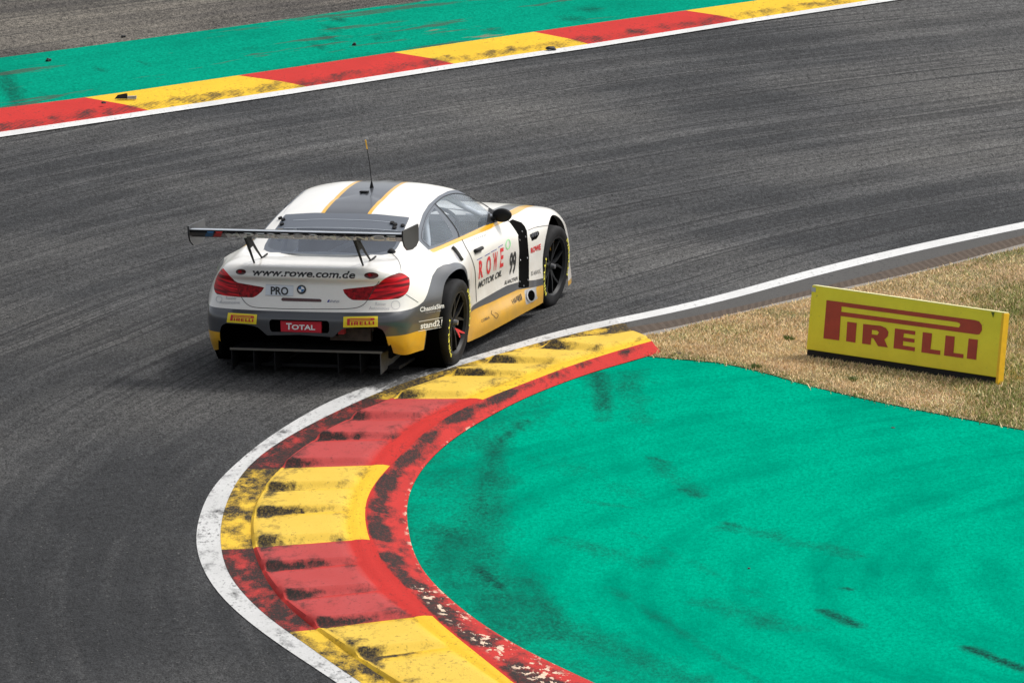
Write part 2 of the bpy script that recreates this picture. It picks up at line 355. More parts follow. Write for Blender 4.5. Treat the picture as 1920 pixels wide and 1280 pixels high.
fill_between('white_line', FM, FL, .012, M_white, nx=1, step=1.)
# far kerb, blocks of red and yellow with a gentle rise
def far_kerb():
    A, s = resample(FM, step=.06); n = len(A); B, _ = resample(FT, n=n)
    bt = [gnd(*p) for p in [(160, 185), (450, 143), (740, 100), (1000, 62), (1285, 22)]]; bl = [gnd(*p) for p in [(275, 210), (575, 165), (850, 122), (1105, 85), (1390, 40)]]
    ix = lambda C, p: int(np.argmin(np.linalg.norm(C - np.array(p), axis=1)))
    ia = [s[ix(A, p)] for p in bl]; ib = [s[ix(B, p)] for p in bt]
    L = np.mean(np.diff(ia)); Lb = np.mean(np.diff(ib))
    ea = [ia[0] - L * k for k in range(9, 0, -1)] + ia + [ia[-1] + L * k for k in range(1, 18)]
    eb = [ib[0] - Lb * k for k in range(9, 0, -1)] + ib + [ib[-1] + Lb * k for k in range(1, 18)]
    V = []; nx = 8; st = []
    Fc = []; mi = []
    # rungs interpolated between boundaries so that the colour change follows the slanted joints
    cut_ = []
    for k in range(len(ea) - 1):
        for j in range(90): cut_.append((ea[k] + (ea[k + 1] - ea[k]) * j / 90, eb[k] + (eb[k + 1] - eb[k]) * j / 90, k))
    P = lambda C, t: np.array([np.interp(t, s, C[:, 0]), np.interp(t, s, C[:, 1])])
    for (ta, tb, k) in cut_:
        a, b = P(A, ta), P(B, tb)
        for q in range(nx + 1):
            f = q / nx; p = a + (b - a) * f; z = .010 + .010 * (sin(min(f / .8, 1.) * pi) if f < .4 else sin(.5 * pi) * (1 - (f - .4) / .6) if f > .4 else 1.)
            V.append((p[0], p[1], z)); st.append((.75 if (len(V) // (nx + 1)) % 2 else .15) if .10 < f < .30 else (.25 if f < .45 else .04))
    m = nx + 1
    for i in range(len(cut_) - 1):
        for q in range(nx): Fc.append((i * m + q, i * m + q + 1, (i + 1) * m + q + 1, (i + 1) * m + q)); mi.append(cut_[i][2] % 2)
    o = mk('kerb', V, Fc, [M_red, M_yel], smooth=True, mi=mi); fix_up(o); set_stain(o, st); o['kind'] = 'structure'
far_kerb()
# near white line; where the kerb starts the paint is scuffed grey
kt = int(np.argmin(np.linalg.norm(WI - np.array(gnd(1160, 607)), axis=1))); ko = int(np.argmin(np.linalg.norm(WO - np.array(gnd(1150, 598)), axis=1)))
fill_between('white_line', WO[:ko + 1], WI[:kt + 1], .006, M_white, nx=4, step=.1)
fill_between('white_line', WO[ko:], WI[kt:], .006, M_whitek, nx=6, step=.06, stain=lambda V: np.maximum(.85 * np.exp(-((V[:, 1] + .95) / .75) ** 2), .25 * (V[:, 1] < 1)) * (rng.random(len(V)) * .5 + .6))

# shoulder strips on the right: dusty asphalt, ribbed drain, concrete
d_top = [(1920, 442.5), (1709.5, 496), (1526, 543), (1373.5, 579), (1239, 606), (1176, 616)]
d_bot = [(1920, 458), (1732, 508), (1508, 557), (1373.5, 590), (1240, 620), (1194, 629)]
g_edge = [(1920, 465), (1620, 538), (1463, 573), (1329, 603), (1230, 630), (1216, 634)]
DT, DB, GE = [extend(smooth(spline(G(p)), 20), 30, 0) for p in (d_top, d_bot, g_edge)]
wi_r = WI[: int(np.argmin(np.linalg.norm(WI - np.array(gnd(1160, 607)), axis=1)))]
fill_between('shoulder_strip', wi_r, DT, .005, M_dirty, nx=2)
fill_between('concrete_strip', DB, GE, .008, M_conc, nx=2)
def ribbed():
    A, s = resample(DT, step=.05); n = len(A); B, _ = resample(DB, n=n); V = []; nx = 6
    for i in range(n):
        for k in range(nx + 1):
            p = A[i] + (B[i] - A[i]) * k / nx; V.append((p[0], p[1], .008 + (.005 if i % 2 else 0.) * (1 if 0 < k < nx else 0)))
    m = nx + 1; Fc = [(i * m + k, i * m + k + 1, (i + 1) * m + k + 1, (i + 1) * m + k) for i in range(n - 1) for k in range(nx)]
    o = mk('drain_kerb', V, Fc, road_paint('drain_ribs', (.095, .070, .052), .7, (.03, .028, .026))); fix_up(o); o['kind'] = 'structure'
ribbed()

# near kerb: gutter, saw-tooth ribs, crest and worn back slope
def near_kerb():
    B, s = resample(RR_, step=.04); n = len(B)
    T = np.gradient(B, s, axis=0); T = smooth(T, 60); T /= np.linalg.norm(T, axis=1)[:, None]
    N = np.stack([-T[:, 1], T[:, 0]], 1)                 # pointing to the green side
    if (np.array(gnd(900, 1000)) - B[n // 3]) @ N[n // 3] < 0: N = -N
    def offs(C):
        C, _ = resample(C, step=.05); out = np.full(n, np.nan)
        for i in range(0, n, 2):
            d = C - B[i]; al = d @ T[i]; ac = d @ N[i]
            k = np.where((al[:-1] * al[1:] <= 0) & (np.abs(ac[:-1]) < 4))[0]
            if len(k):
                k = k[np.argmin(np.abs(ac[k]))]; f = al[k] / (al[k] - al[k + 1] + 1e-12); out[i] = ac[k] + (ac[k + 1] - ac[k]) * f
        ok = ~np.isnan(out); out = np.interp(s, s[ok], out[ok]); return smooth(out[:, None], 25)[:, 0]
    oW, oT, oK, oG = offs(WI), offs(TT), offs(KK), offs(GG)
    at = lambda p: s[int(np.argmin(np.linalg.norm(B - np.array(gnd(*p)), axis=1)))]
    ribs = [at(p) for p in [(997, 657), (905, 686), (837, 709), (731, 753), (648, 793), (583, 832), (524, 882), (490, 926), (472, 974), (475, 1031), (494, 1077), (532, 1130), (592, 1184), (672, 1240)]]
    ribs = [ribs[0] - 4.5, ribs[0] - 2.6, ribs[0] - 1.2] + ribs + [ribs[-1] + 2. * k for k in range(1, 7)]
    ribs = np.array(ribs); blk_edges = [3 + 3, 3 + 6, 3 + 9, 3 + 12, 3 + 15, 3 + 18]
    # first block yellow, then red, yellow, red, yellow
    ss = []; rib_i = []
    for k in range(len(ribs) - 1):
        m = max(24, int((ribs[k + 1] - ribs[k]) / .030))
        for j in range(m): ss.append(ribs[k] + (ribs[k + 1] - ribs[k]) * j / m); rib_i.append((k, j / m))
    ss = np.array(ss); I = lambda a: np.interp(ss, s, a)
    bx, by, nxv, nyv = I(B[:, 0]), I(B[:, 1]), I(N[:, 0]), I(N[:, 1]); oW, oT, oK, oG = I(oW), I(oT), I(oK), I(oG)
    cols = []
    for f in np.linspace(0, 1, 6): cols.append(('g', f))
    for f in (.0, .03, .08, .16, .28, .42, .56, .70, .82, .90, .96, 1.): cols.append(('t', f))
    for f in (.25, .6, 1.): cols.append(('c', f))
    for f in (.06, .15, .3, .45, .6, .75, .88, 1.): cols.append(('b', f))
    V = []; st = []; u = []; du_ = []; ch_ = []; dd = 0
    rs = random.Random(3); rnd = [rs.random() for _ in range(80)]
    for i in range(len(ss)):
        k, fr = rib_i[i]; saw = (.25 + .75 * fr / .86) if fr < .86 else (1 - (fr - .86) / .09 * .95 if fr < .95 else .05)
        if fr < .05: saw = .05 + .2 * fr / .05
        for (z_, f) in cols:
            if z_ == 'g': o_ = oW[i] * (1 - f) + f * 0.; h = .008 + .006 * f; x = .48 + .30 * rnd[(k * 7) % 80]; dd = .35
            elif z_ == 't':
                o_ = oT[i] * f; base = .014 + .05 * f; x = 0
                edge = max(0, min(1, f / .06)) * max(0, min(1, (1 - f) / .10)); h = base + .060 * (1 - .45 * f) * saw * edge + (.010 if f == .03 else 0)
                lenf = .35 + .55 * rnd[k % 80]
                d1 = math.exp(-((fr - .93) / .07) ** 2) + .9 * math.exp(-((fr - .0) / .07) ** 2)
                x = (.45 + .65 * rnd[(k * 3 + 5) % 80]) * d1 * max(0, 1 - (f / lenf) ** 1.5) + .34 * (1 - f) ** 3 + .10; dd = .9 * min(1, max(0, (fr - .02) / .12)) * min(1, (1 - f) / .08) * min(1, f / .05)
                if f >= .82: x += .15
                if f <= .03: x = .05
            elif z_ == 'c': o_ = oT[i] + (oK[i] - oT[i]) * f; h = .064 + .010 * sin(pi * min(f, .9)); x = .02; dd = 0
            else:
                o_ = oK[i] + (oG[i] - oK[i]) * f; h = .066 * (1 - f) + .010; lob = math.exp(-((fr - .75) / .22) ** 2)
                x = (1.0 * math.exp(-((f - .30) / .26) ** 2) * (.34 + .8 * lob) + .30) if .05 < f < .98 else .05; dd = .15 if f > .1 else 0.
                if ss[i] < ribs[5]: x *= .35
            V.append((bx[i] + nxv[i] * o_, by[i] + nyv[i] * o_, h)); st.append(x); du_.append(dd); ch_.append(.9 if (z_ == 'b' and f > .93 and ss[i] > ribs[6]) else 1. if (z_ == 'b' and .25 < f < .8 and ribs[5 + 9] - .3 < ss[i] < ribs[5 + 12] + .6) else 0.)
    m = len(cols); Fc = []; mi = []
    red = lambda k: (sum(1 for e in blk_edges if k >= e) % 2) == 1
    for i in range(len(ss) - 1):
        for q in range(m - 1):
            if cols[q + 1][0] == 't' and cols[q][0] == 'g': continue
            Fc.append((i * m + q, i * m + q + 1, (i + 1) * m + q + 1, (i + 1) * m + q))
            z_ = cols[q + 1][0]; mi.append(1 if z_ == 'b' else (1 if red(rib_i[i][0]) else 0))
    o = mk('kerb', V, Fc, [M_yel, M_red], smooth=True, mi=mi); set_stain(o, st)
    for nm_, vv in (('dust', du_), ('chip', ch_)): at_ = o.data.attributes.new(nm_, 'FLOAT', 'POINT'); at_.data.foreach_set('value', np.asarray(vv, np.float32))
    fix_up(o); o['kind'] = 'structure'
    # bevel the tip along the slanted end
    a, b = np.array(gnd(1163, 609)), np.array(gnd(1238, 668)); d = b - a; nrm = Vector((d[1], -d[0], 0)).normalized()
    if (Vector((*gnd(1400, 600), 0)) - Vector((*a, 0))).dot(nrm) < 0: nrm = -nrm
    bm = bmesh.new(); bm.from_mesh(o.data)
    bmesh.ops.bisect_plane(bm, geom=bm.verts[:] + bm.edges[:] + bm.faces[:], plane_co=(*a, 0), plane_no=nrm, clear_outer=True)
    low = [v for v in bm.verts if abs((v.co - Vector((*a, 0))).dot(nrm)) < 1e-3]
    ee = [e for e in bm.edges if e.verts[0] in low and e.verts[1] in low]
    r = bmesh.ops.extrude_edge_only(bm, edges=ee)
    for v in [g for g in r['geom'] if isinstance(g, bmesh.types.BMVert)]: v.co += nrm * .05; v.co.z = .003
    bm.to_mesh(o.data); bm.free(); o.data.set_sharp_from_angle(angle=radians(35))
near_kerb()

# green run-off inside the corner
def green_area():
    edge = spline(G([(1212, 670), (1256, 669), (1311, 675), (1418, 696), (1508, 722.5), (1642, 754), (1777, 781), (1920, 808)]))
    e2 = extend(smooth(edge, 10), 0, 40)
    gi = int(np.argmin(np.linalg.norm(GG - np.array(gnd(1212, 671)), axis=1)))
    left = GG[gi:]
    left = left[::-1]
    poly = np.vstack([left[::3], e2[::3], [e2[-1]], [[e2[-1][0], left[0][1] - 3]]])
    lo, hi = poly.min(0), poly.max(0)
    # dense grid near the camera's view, constrained Delaunay
    pts = [Vector(p) for p in poly]; n0 = len(pts)
    xs = np.arange(-1.5, 10, .07); ys = np.arange(-14, 1.2, .10); gx, gy = np.meshgrid(xs, ys); gp = np.stack([gx.ravel(), gy.ravel()], 1)
    gp = gp[sdf(gp, poly) < -.03]; pts += [Vector(p) for p in gp]
    r = delaunay_2d_cdt(pts, [(i, (i + 1) % n0) for i in range(n0)], [], 0, 1e-5)
    V = np.array([tuple(v) for v in r[0]]); T = np.array([list(f) for f in r[2]]); cen = V[T].mean(1); T = T[inpoly(cen, poly)]
    o = mk('green_runoff', np.c_[V, np.full(len(V), .005)], T, M_green); fix_up(o); o['kind'] = 'structure'
    caps = [(*gnd(1290, 920), *gnd(1312, 932), .10, .7), (*gnd(1362, 980), *gnd(1380, 985), .05, .9), (*gnd(1578, 1103), *gnd(1600, 1107), .05, .9), (*gnd(1545, 1145), *gnd(1608, 1174), .12, .85),
            (*gnd(1815, 1215), *gnd(1925, 1258), .12, .9), (*gnd(1218, 858), *gnd(1250, 868), .08, .6), (*gnd(1240, 870), *gnd(1300, 928), .2, .30), (*gnd(1120, 700), *gnd(1135, 770), .13, .65), (*gnd(1135, 760), *gnd(1130, 790), .10, .5), (*gnd(1175, 700), *gnd(1200, 790), .25, .3),
            (*gnd(985, 790), *gnd(935, 830), .07, .55), (*gnd(935, 830), *gnd(905, 930), .15, .45), (*gnd(895, 1065), *gnd(945, 1105), .07, .9), (*gnd(995, 1090), *gnd(1050, 1170), .14, .5), (*gnd(860, 1000), *gnd(1020, 1190), .5, .35),
            (*gnd(1370, 990), *gnd(1600, 1040), .25, .35), (*gnd(1330, 1130), *gnd(1480, 1180), .3, .4), (*gnd(1050, 1010), *gnd(1220, 1060), .3, .3), (*gnd(1010, 1160), *gnd(1300, 1275), .35, .35), (*gnd(1100, 940), *gnd(1180, 952), .1, .4),
            (*gnd(930, 900), *gnd(900, 1010), .35, .4), (*gnd(1050, 860), *gnd(1180, 930), .3, .18), (*gnd(1140, 1100), *gnd(1440, 1290), .10, .3), (*gnd(1190, 1000), *gnd(1420, 1120), .10, .25)]
    d = np.min([np.linalg.norm(V - q, axis=1) for q in GG[::6]], 0)
    st = capsules(V, caps) + .40 * np.exp(-(d / .55) ** 2) * np.clip(-V[:, 1] / 3, 0, 1) + .10
    set_stain(o, st)
    return e2
GEDGE = green_area()

# ------------------------------------------------------------ dry grass
def grass():
    ge = extend(smooth(spline(G(g_edge)), 20), 30, 0)
    poly = np.vstack([[gnd(1216, 670)], GEDGE[8::4], [GEDGE[-1]], [[GEDGE[-1][0] + 20, GEDGE[-1][1] + 40]], ge[:: 6], [gnd(1200, 632)], [gnd(1216, 645)], [gnd(1236, 663)]])
    M = NT('grass_soil'); ob = M.obj(); n1 = M.noise(ob, 1.3, 5, .6); n2 = M.noise(ob, 40, 3, .7)
    c = M.mix(M.ramp(n1, .4, .62), (.42, .28, .15), (.16, .16, .05)); c = M.mix(M.ramp(n2, .35, .7, 0, .7), c, (.10, .065, .03)); M.col(c); M.rough(.95); M.bump(n2, .8, .03)
    pts = [Vector(p) for p in poly]
    r = delaunay_2d_cdt(pts, [(i, (i + 1) % len(pts)) for i in range(len(pts))], [], 1, 1e-5)
    o = mk('grass_ground', [(p[0], p[1], .011) for p in r[0]], r[2], M.m); fix_up(o); o['kind'] = 'structure'
    # blades
    N = 290000
    bx = rng.uniform(2.2, 10.5, N * 3); by = rng.uniform(-6.5, 11., N * 3); P = np.stack([bx, by], 1)
    keep = np.zeros(len(P), bool); c1 = inpoly(P, poly)
    sx = carworld(P)
    vis = (sx[:, 0] < 2250) & (sx[:, 1] < 960) & (sx[:, 1] > 400)
    keep = c1 & vis
    dens = np.clip(np.exp(-np.maximum(0, P[:, 1] - 1) * .12), .3, 1)
    keep &= rng.random(len(P)) < dens
    P = P[keep][:N]; n = len(P); P = P + rng.normal(0, .018, P.shape); de_ = np.min([np.linalg.norm(P - e, axis=1) for e in GEDGE[::3]], 0); P = P + rng.normal(0, 1, P.shape) * (.045 * np.exp(-(de_ / .08) ** 2))[:, None]
    # greener patches: low frequency sum of sines
    def lf(x, y): return (np.sin(1.7 * x + 1.1 * y + 1) + np.sin(-1.2 * x + 2.3 * y + 2.2) + np.sin(3.1 * x - 1.9 * y + .5) + .8 * np.sin(5.3 * x + 4.1 * y)) / 3.8
    q = carworld(P)
    gfac = np.clip(-.02 + .34 * lf(P[:, 0], P[:, 1]) + .62 * np.clip((q[:, 0] - 1640) / 230, 0, 1) * (1 - .5 * np.clip((560 - q[:, 1]) / 60, 0, 1)), 0, .95)
    de = np.min([np.linalg.norm(P - e, axis=1) for e in GEDGE[::3]], 0)
    gfac = np.maximum(gfac, .55 * np.exp(-(de / .14) ** 2))
    h = rng.uniform(.010, .030, n) * (1 + .5 * (gfac > .45)) ; ang = rng.uniform(0, 2 * pi, n); lean = rng.uniform(.2, 1.4, n) * h; w = rng.uniform(.0022, .005, n)
    la = ang + rng.uniform(-1, 1, n) * .8 + 1.2
    b = np.c_[P, np.full(n, .008)]
    dx = np.c_[np.cos(ang) * w, np.sin(ang) * w, np.zeros(n)]
    tip = b + np.c_[np.cos(la) * lean, np.sin(la) * lean, h]
    V = np.empty((n, 3, 3)); V[:, 0] = b - dx; V[:, 1] = b + dx; V[:, 2] = tip
    me = bpy.data.meshes.new('grass_blades'); me.vertices.add(3 * n); me.vertices.foreach_set('co', V.ravel()); me.loops.add(3 * n); me.loops.foreach_set('vertex_index', np.arange(3 * n)); me.polygons.add(n)
    me.polygons.foreach_set('loop_start', np.arange(0, 3 * n, 3)); me.update(calc_edges=True)
    isg = rng.random(n) < gfac
    dry = np.array([.86, .62, .34]) * rng.uniform(.62, 1.2, (n, 1)) * (1 + .22 * lf(P[:, 0] * 2.3 + 3, P[:, 1] * 1.9))[:, None] * np.array([1, 1, 1]) + rng.uniform(-.03, .03, (n, 3)); gr = np.array([.20, .23, .06]) * rng.uniform(.5, 1.5, (n, 1))
    c = np.where(isg[:, None], gr, dry); c = np.clip(c, .01, .9)
    at = me.attributes.new('tint', 'FLOAT_COLOR', 'POINT'); cc = np.ones((n, 3, 4)); cc[:, :, :3] = c[:, None, :]; at.data.foreach_set('color', cc.ravel().astype(np.float32))
    M2 = NT('grass_blade'); a_ = M2.n('Attribute', attribute_name='tint', attribute_type='GEOMETRY'); M2.L(a_.outputs['Color'], M2.b.inputs['Base Color']); M2.rough(.8); M2.b.inputs['Specular IOR Level'].default_value = .2
    me.materials.append(M2.m)
    o = bpy.data.objects.new('grass', me); COL.objects.link(o); tag(o, 'dry straw coloured grass with greener tufts around the yellow board', 'grass', kind='stuff')
def carworld(P):
    w = np.c_[P, np.zeros(len(P))] - CAMP; z = w @ FW; return np.stack([960 + F * w[:, 0] / z, 640 - F * (w @ UP) / z], 1)
grass()
# ============================================================ the racing car
CAR = bpy.data.objects.new('racing_car', None); COL.objects.link(CAR)
Mc = Matrix(((AX[0][0], AX[1][0], AX[2][0], 0), (AX[0][1], AX[1][1], AX[2][1], 0), (AX[0][2], AX[1][2], AX[2][2], 0), (0, 0, 0, 1)))
CAR.matrix_world = Mc; MCI = Mc.inverted()
tag(CAR, 'white race car with grey and yellow trim and large rear wing, cornering by the kerb', 'race car')

def hermite(P, d, t):
    m = np.gradient(P, d, axis=0)
    i = np.clip(np.searchsorted(d, t, side='right') - 1, 0, len(d) - 2); h = d[i + 1] - d[i]; u = (t - d[i]) / h
    sh = (len(t),) + (1,) * (P.ndim - 1); u = u.reshape(sh); h = h.reshape(sh)
    return (2 * u**3 - 3 * u**2 + 1) * P[i] + (u**3 - 2 * u**2 + u) * h * m[i] + (-2 * u**3 + 3 * u**2) * P[i + 1] + (u**3 - u**2) * h * m[i + 1]
def surf(cols, ncol, nrow):
    """control grid cols[i][j] -> dense smooth half surface, mirrored across y = 0"""
    P = np.array(cols, float)
    dc = np.r_[0, np.cumsum(np.maximum(.02, np.linalg.norm(np.diff(P, axis=0), axis=2).mean(1)))]
    dr = np.r_[0, np.cumsum(np.maximum(.012, np.linalg.norm(np.diff(P, axis=1), axis=2).mean(0)))]
    t = np.concatenate([np.linspace(dc[i], dc[i + 1], max(2, int((dc[i + 1] - dc[i]) / ncol) + 1), endpoint=False) for i in range(len(dc) - 1)] + [[dc[-1]]])
    r = np.concatenate([np.linspace(dr[i], dr[i + 1], max(3, int((dr[i + 1] - dr[i]) / nrow) + 1), endpoint=False) for i in range(len(dr) - 1)] + [[dr[-1]]])
    Q = hermite(P, dc, t); Q = hermite(Q.transpose(1, 0, 2), dr, r).transpose(1, 0, 2)
    Q[:, :, 1] = np.maximum(Q[:, :, 1], 0); Q[0, :, 1] = 0; Q[-1, :, 1] = 0; Q[:, -1, 1] = 0
    n, m = Q.shape[:2]; V = np.concatenate([Q.reshape(-1, 3), (Q * [1, -1, 1]).reshape(-1, 3)]); Fs = []
    for i in range(n - 1):
        for j in range(m - 1):
            a = [i * m + j, i * m + j + 1, (i + 1) * m + j + 1, (i + 1) * m + j]; Fs.append(a[::-1]); Fs.append([k + n * m for k in a])
    bm = bmesh.new(); vs = [bm.verts.new(v) for v in V]
    for f in Fs: bm.faces.new([vs[k] for k in f])
    bmesh.ops.remove_doubles(bm, verts=bm.verts, dist=1e-4)
    bmesh.ops.dissolve_degenerate(bm, dist=1e-5, edges=bm.edges)
    bmesh.ops.recalc_face_normals(bm, faces=bm.faces)
    return bm
def cutf(bm, fun):
    bm.verts.ensure_lookup_table(); bm.verts.index_update()
    co = np.array([v.co[:] for v in bm.verts]); f = fun(co); f[np.abs(f) < 1e-5] = 0
    zero = set(v for v, k in zip(bm.verts, f) if k == 0)
    E = [e for e in bm.edges if f[e.verts[0].index] * f[e.verts[1].index] < 0]
    fl = {}
    vals = [(e, e.verts[0], f[e.verts[0].index], f[e.verts[1].index]) for e in E]
    touched = set()
    for e, v0, a, b in vals:
        for fc in e.link_faces: touched.add(fc)
        t = a / (a - b); t = min(.98, max(.02, t))
        ne, nv = bmesh.utils.edge_split(e, v0, t); zero.add(nv)
    for fc in list(touched):
        zs = [v for v in fc.verts if v in zero]
        if len(zs) == 2:
            try: bmesh.utils.face_split(fc, zs[0], zs[1])
            except Exception: pass
        elif len(zs) > 2:
            # split between the two farthest new vertices
            best = max(((a, b) for i, a in enumerate(zs) for b in zs[i + 1:]), key=lambda p: (p[0].co - p[1].co).length)
            try: bmesh.utils.face_split(fc, best[0], best[1])
            except Exception: pass
BIG = 9.
def pxmask(poly, gate=None, scale=1.):
    poly = np.array(poly, float); lo = poly.min(0) - 14; hi = poly.max(0) + 14
    def f(co):
        P = carproj(co); out = np.full(len(co), BIG)
        k = (P[:, 0] > lo[0]) & (P[:, 0] < hi[0]) & (P[:, 1] > lo[1]) & (P[:, 1] < hi[1])
        if gate is not None: k &= gate(co)
        if k.any(): out[k] = sdf(P[k], poly) / 225.
        return out
    return f
def Z(x0, y0, s, pts): return [(x0 + a / s, y0 + b / s) for a, b in pts]

body_cols = [
 [(-1.00,0,.27),(-1.07,0,.33),(-1.10,0,.42),(-1.10,0,.52),(-1.045,0,.585),(-1.00,0,.68),(-.960,0,.79),(-1.005,0,.828),(-.945,0,.893),(-.80,0,.905),(-.60,0,.915),(-.45,0,.895)],
 [(-.99,.35,.27),(-1.06,.35,.33),(-1.085,.35,.42),(-1.085,.35,.52),(-1.03,.35,.585),(-.985,.35,.68),(-.942,.35,.785),(-.985,.35,.825),(-.925,.34,.892),(-.78,.33,.907),(-.57,.26,.912),(-.43,0,.895)],
 [(-.955,.62,.26),(-1.02,.62,.33),(-1.045,.63,.42),(-1.04,.63,.52),(-.975,.62,.585),(-.925,.61,.68),(-.882,.60,.778),(-.905,.59,.822),(-.85,.57,.887),(-.72,.54,.905),(-.52,.42,.908),(-.40,0,.895)],
 [(-.86,.78,.2),(-.92,.79,.29),(-.94,.80,.42),(-.935,.80,.52),(-.875,.79,.595),(-.815,.785,.68),(-.785,.76,.77),(-.775,.745,.81),(-.72,.72,.868),(-.62,.66,.898),(-.48,.5,.905),(-.37,0,.895)],
 [(-.67,.86,.2),(-.70,.87,.29),(-.71,.88,.42),(-.70,.885,.52),(-.66,.885,.61),(-.62,.87,.69),(-.585,.84,.77),(-.565,.815,.81),(-.53,.77,.857),(-.49,.70,.893),(-.42,.56,.90),(-.33,0,.89)],
 [(-.35,.935,.2),(-.36,.95,.29),(-.36,.965,.42),(-.36,.97,.53),(-.35,.95,.64),(-.34,.91,.725),(-.33,.87,.795),(-.33,.855,.825),(-.32,.80,.86),(-.33,.745,.89),(-.32,.63,.905),(-.27,0,.92)],
 [(-.02,.97,.2),(-.02,.985,.29),(-.02,1.005,.42),(-.02,1.015,.53),(-.02,1.015,.66),(-.02,1.005,.75),(-.02,.95,.81),(-.02,.90,.84),(-.03,.845,.868),(-.05,.775,.905),(-.08,.68,.86),(-.1,0,.70)],
 [(.35,.955,.10),(.35,.965,.2),(.35,.98,.34),(.35,.99,.5),(.35,.995,.64),(.35,.98,.735),(.35,.945,.80),(.35,.90,.83),(.35,.85,.862),(.35,.805,.908),(.33,.70,.55),(.30,0,.42)],
 [(.65,.955,.08),(.65,.965,.17),(.65,.94,.31),(.65,.935,.48),(.65,.945,.62),(.65,.94,.72),(.65,.915,.79),(.65,.89,.825),(.65,.86,.86),(.65,.824,.905),(.65,.73,.48),(.65,0,.36)],
 [(1.2,.965,.07),(1.2,.97,.16),(1.2,.935,.29),(1.2,.915,.45),(1.2,.93,.60),(1.2,.93,.70),(1.2,.91,.77),(1.2,.888,.81),(1.2,.86,.85),(1.2,.828,.89),(1.2,.74,.46),(1.2,0,.34)],
 [(1.7,.98,.07),(1.7,.985,.16),(1.7,.95,.27),(1.7,.925,.43),(1.7,.935,.58),(1.7,.93,.68),(1.7,.908,.75),(1.7,.885,.79),(1.7,.86,.83),(1.7,.828,.873),(1.7,.74,.5),(1.7,0,.45)],
 [(2.1,.99,.07),(2.1,.995,.15),(2.1,.97,.26),(2.1,.945,.42),(2.1,.95,.56),(2.1,.94,.66),(2.1,.915,.73),(2.1,.89,.77),(2.1,.86,.81),(2.1,.80,.85),(2.12,.60,.86),(2.2,0,.86)],
 [(2.4,1.0,.07),(2.4,1.005,.15),(2.4,1.0,.26),(2.4,.99,.42),(2.4,.99,.56),(2.4,.98,.65),(2.4,.955,.72),(2.4,.925,.755),(2.4,.88,.79),(2.4,.80,.825),(2.42,.5,.855),(2.45,0,.865)],
 [(2.9,.99,.08),(2.9,1.0,.15),(2.9,1.01,.26),(2.9,1.02,.42),(2.9,1.02,.57),(2.9,1.01,.67),(2.9,.975,.74),(2.9,.93,.77),(2.9,.87,.79),(2.9,.76,.805),(2.9,.45,.825),(2.9,0,.83)],
 [(3.25,1.0,.08),(3.25,1.0,.14),(3.25,1.0,.24),(3.25,1.01,.4),(3.25,1.0,.53),(3.25,.98,.63),(3.25,.94,.69),(3.25,.90,.72),(3.25,.84,.74),(3.23,.72,.755),(3.2,.4,.775),(3.2,0,.785)],
 [(3.52,.96,.08),(3.52,.96,.14),(3.52,.95,.24),(3.50,.95,.38),(3.48,.94,.5),(3.46,.92,.58),(3.44,.88,.635),(3.42,.84,.665),(3.4,.78,.685),(3.37,.66,.70),(3.34,.36,.72),(3.33,0,.73)],
 [(3.72,.80,.08),(3.72,.80,.14),(3.71,.79,.24),(3.69,.78,.36),(3.66,.77,.47),(3.63,.75,.54),(3.6,.72,.59),(3.57,.68,.62),(3.53,.62,.64),(3.49,.5,.66),(3.45,.28,.68),(3.43,0,.69)],
 [(3.86,.42,.08),(3.86,.42,.14),(3.85,.42,.24),(3.83,.41,.36),(3.79,.4,.46),(3.75,.39,.52),(3.71,.37,.56),(3.67,.35,.59),(3.62,.31,.61),(3.57,.25,.63),(3.53,.13,.64),(3.5,0,.65)],
 [(3.9,0,.08),(3.9,0,.14),(3.89,0,.24),(3.86,0,.36),(3.82,0,.46),(3.78,0,.52),(3.74,0,.56),(3.7,0,.59),(3.65,0,.61),(3.61,0,.63),(3.58,0,.64),(3.55,0,.645)]]
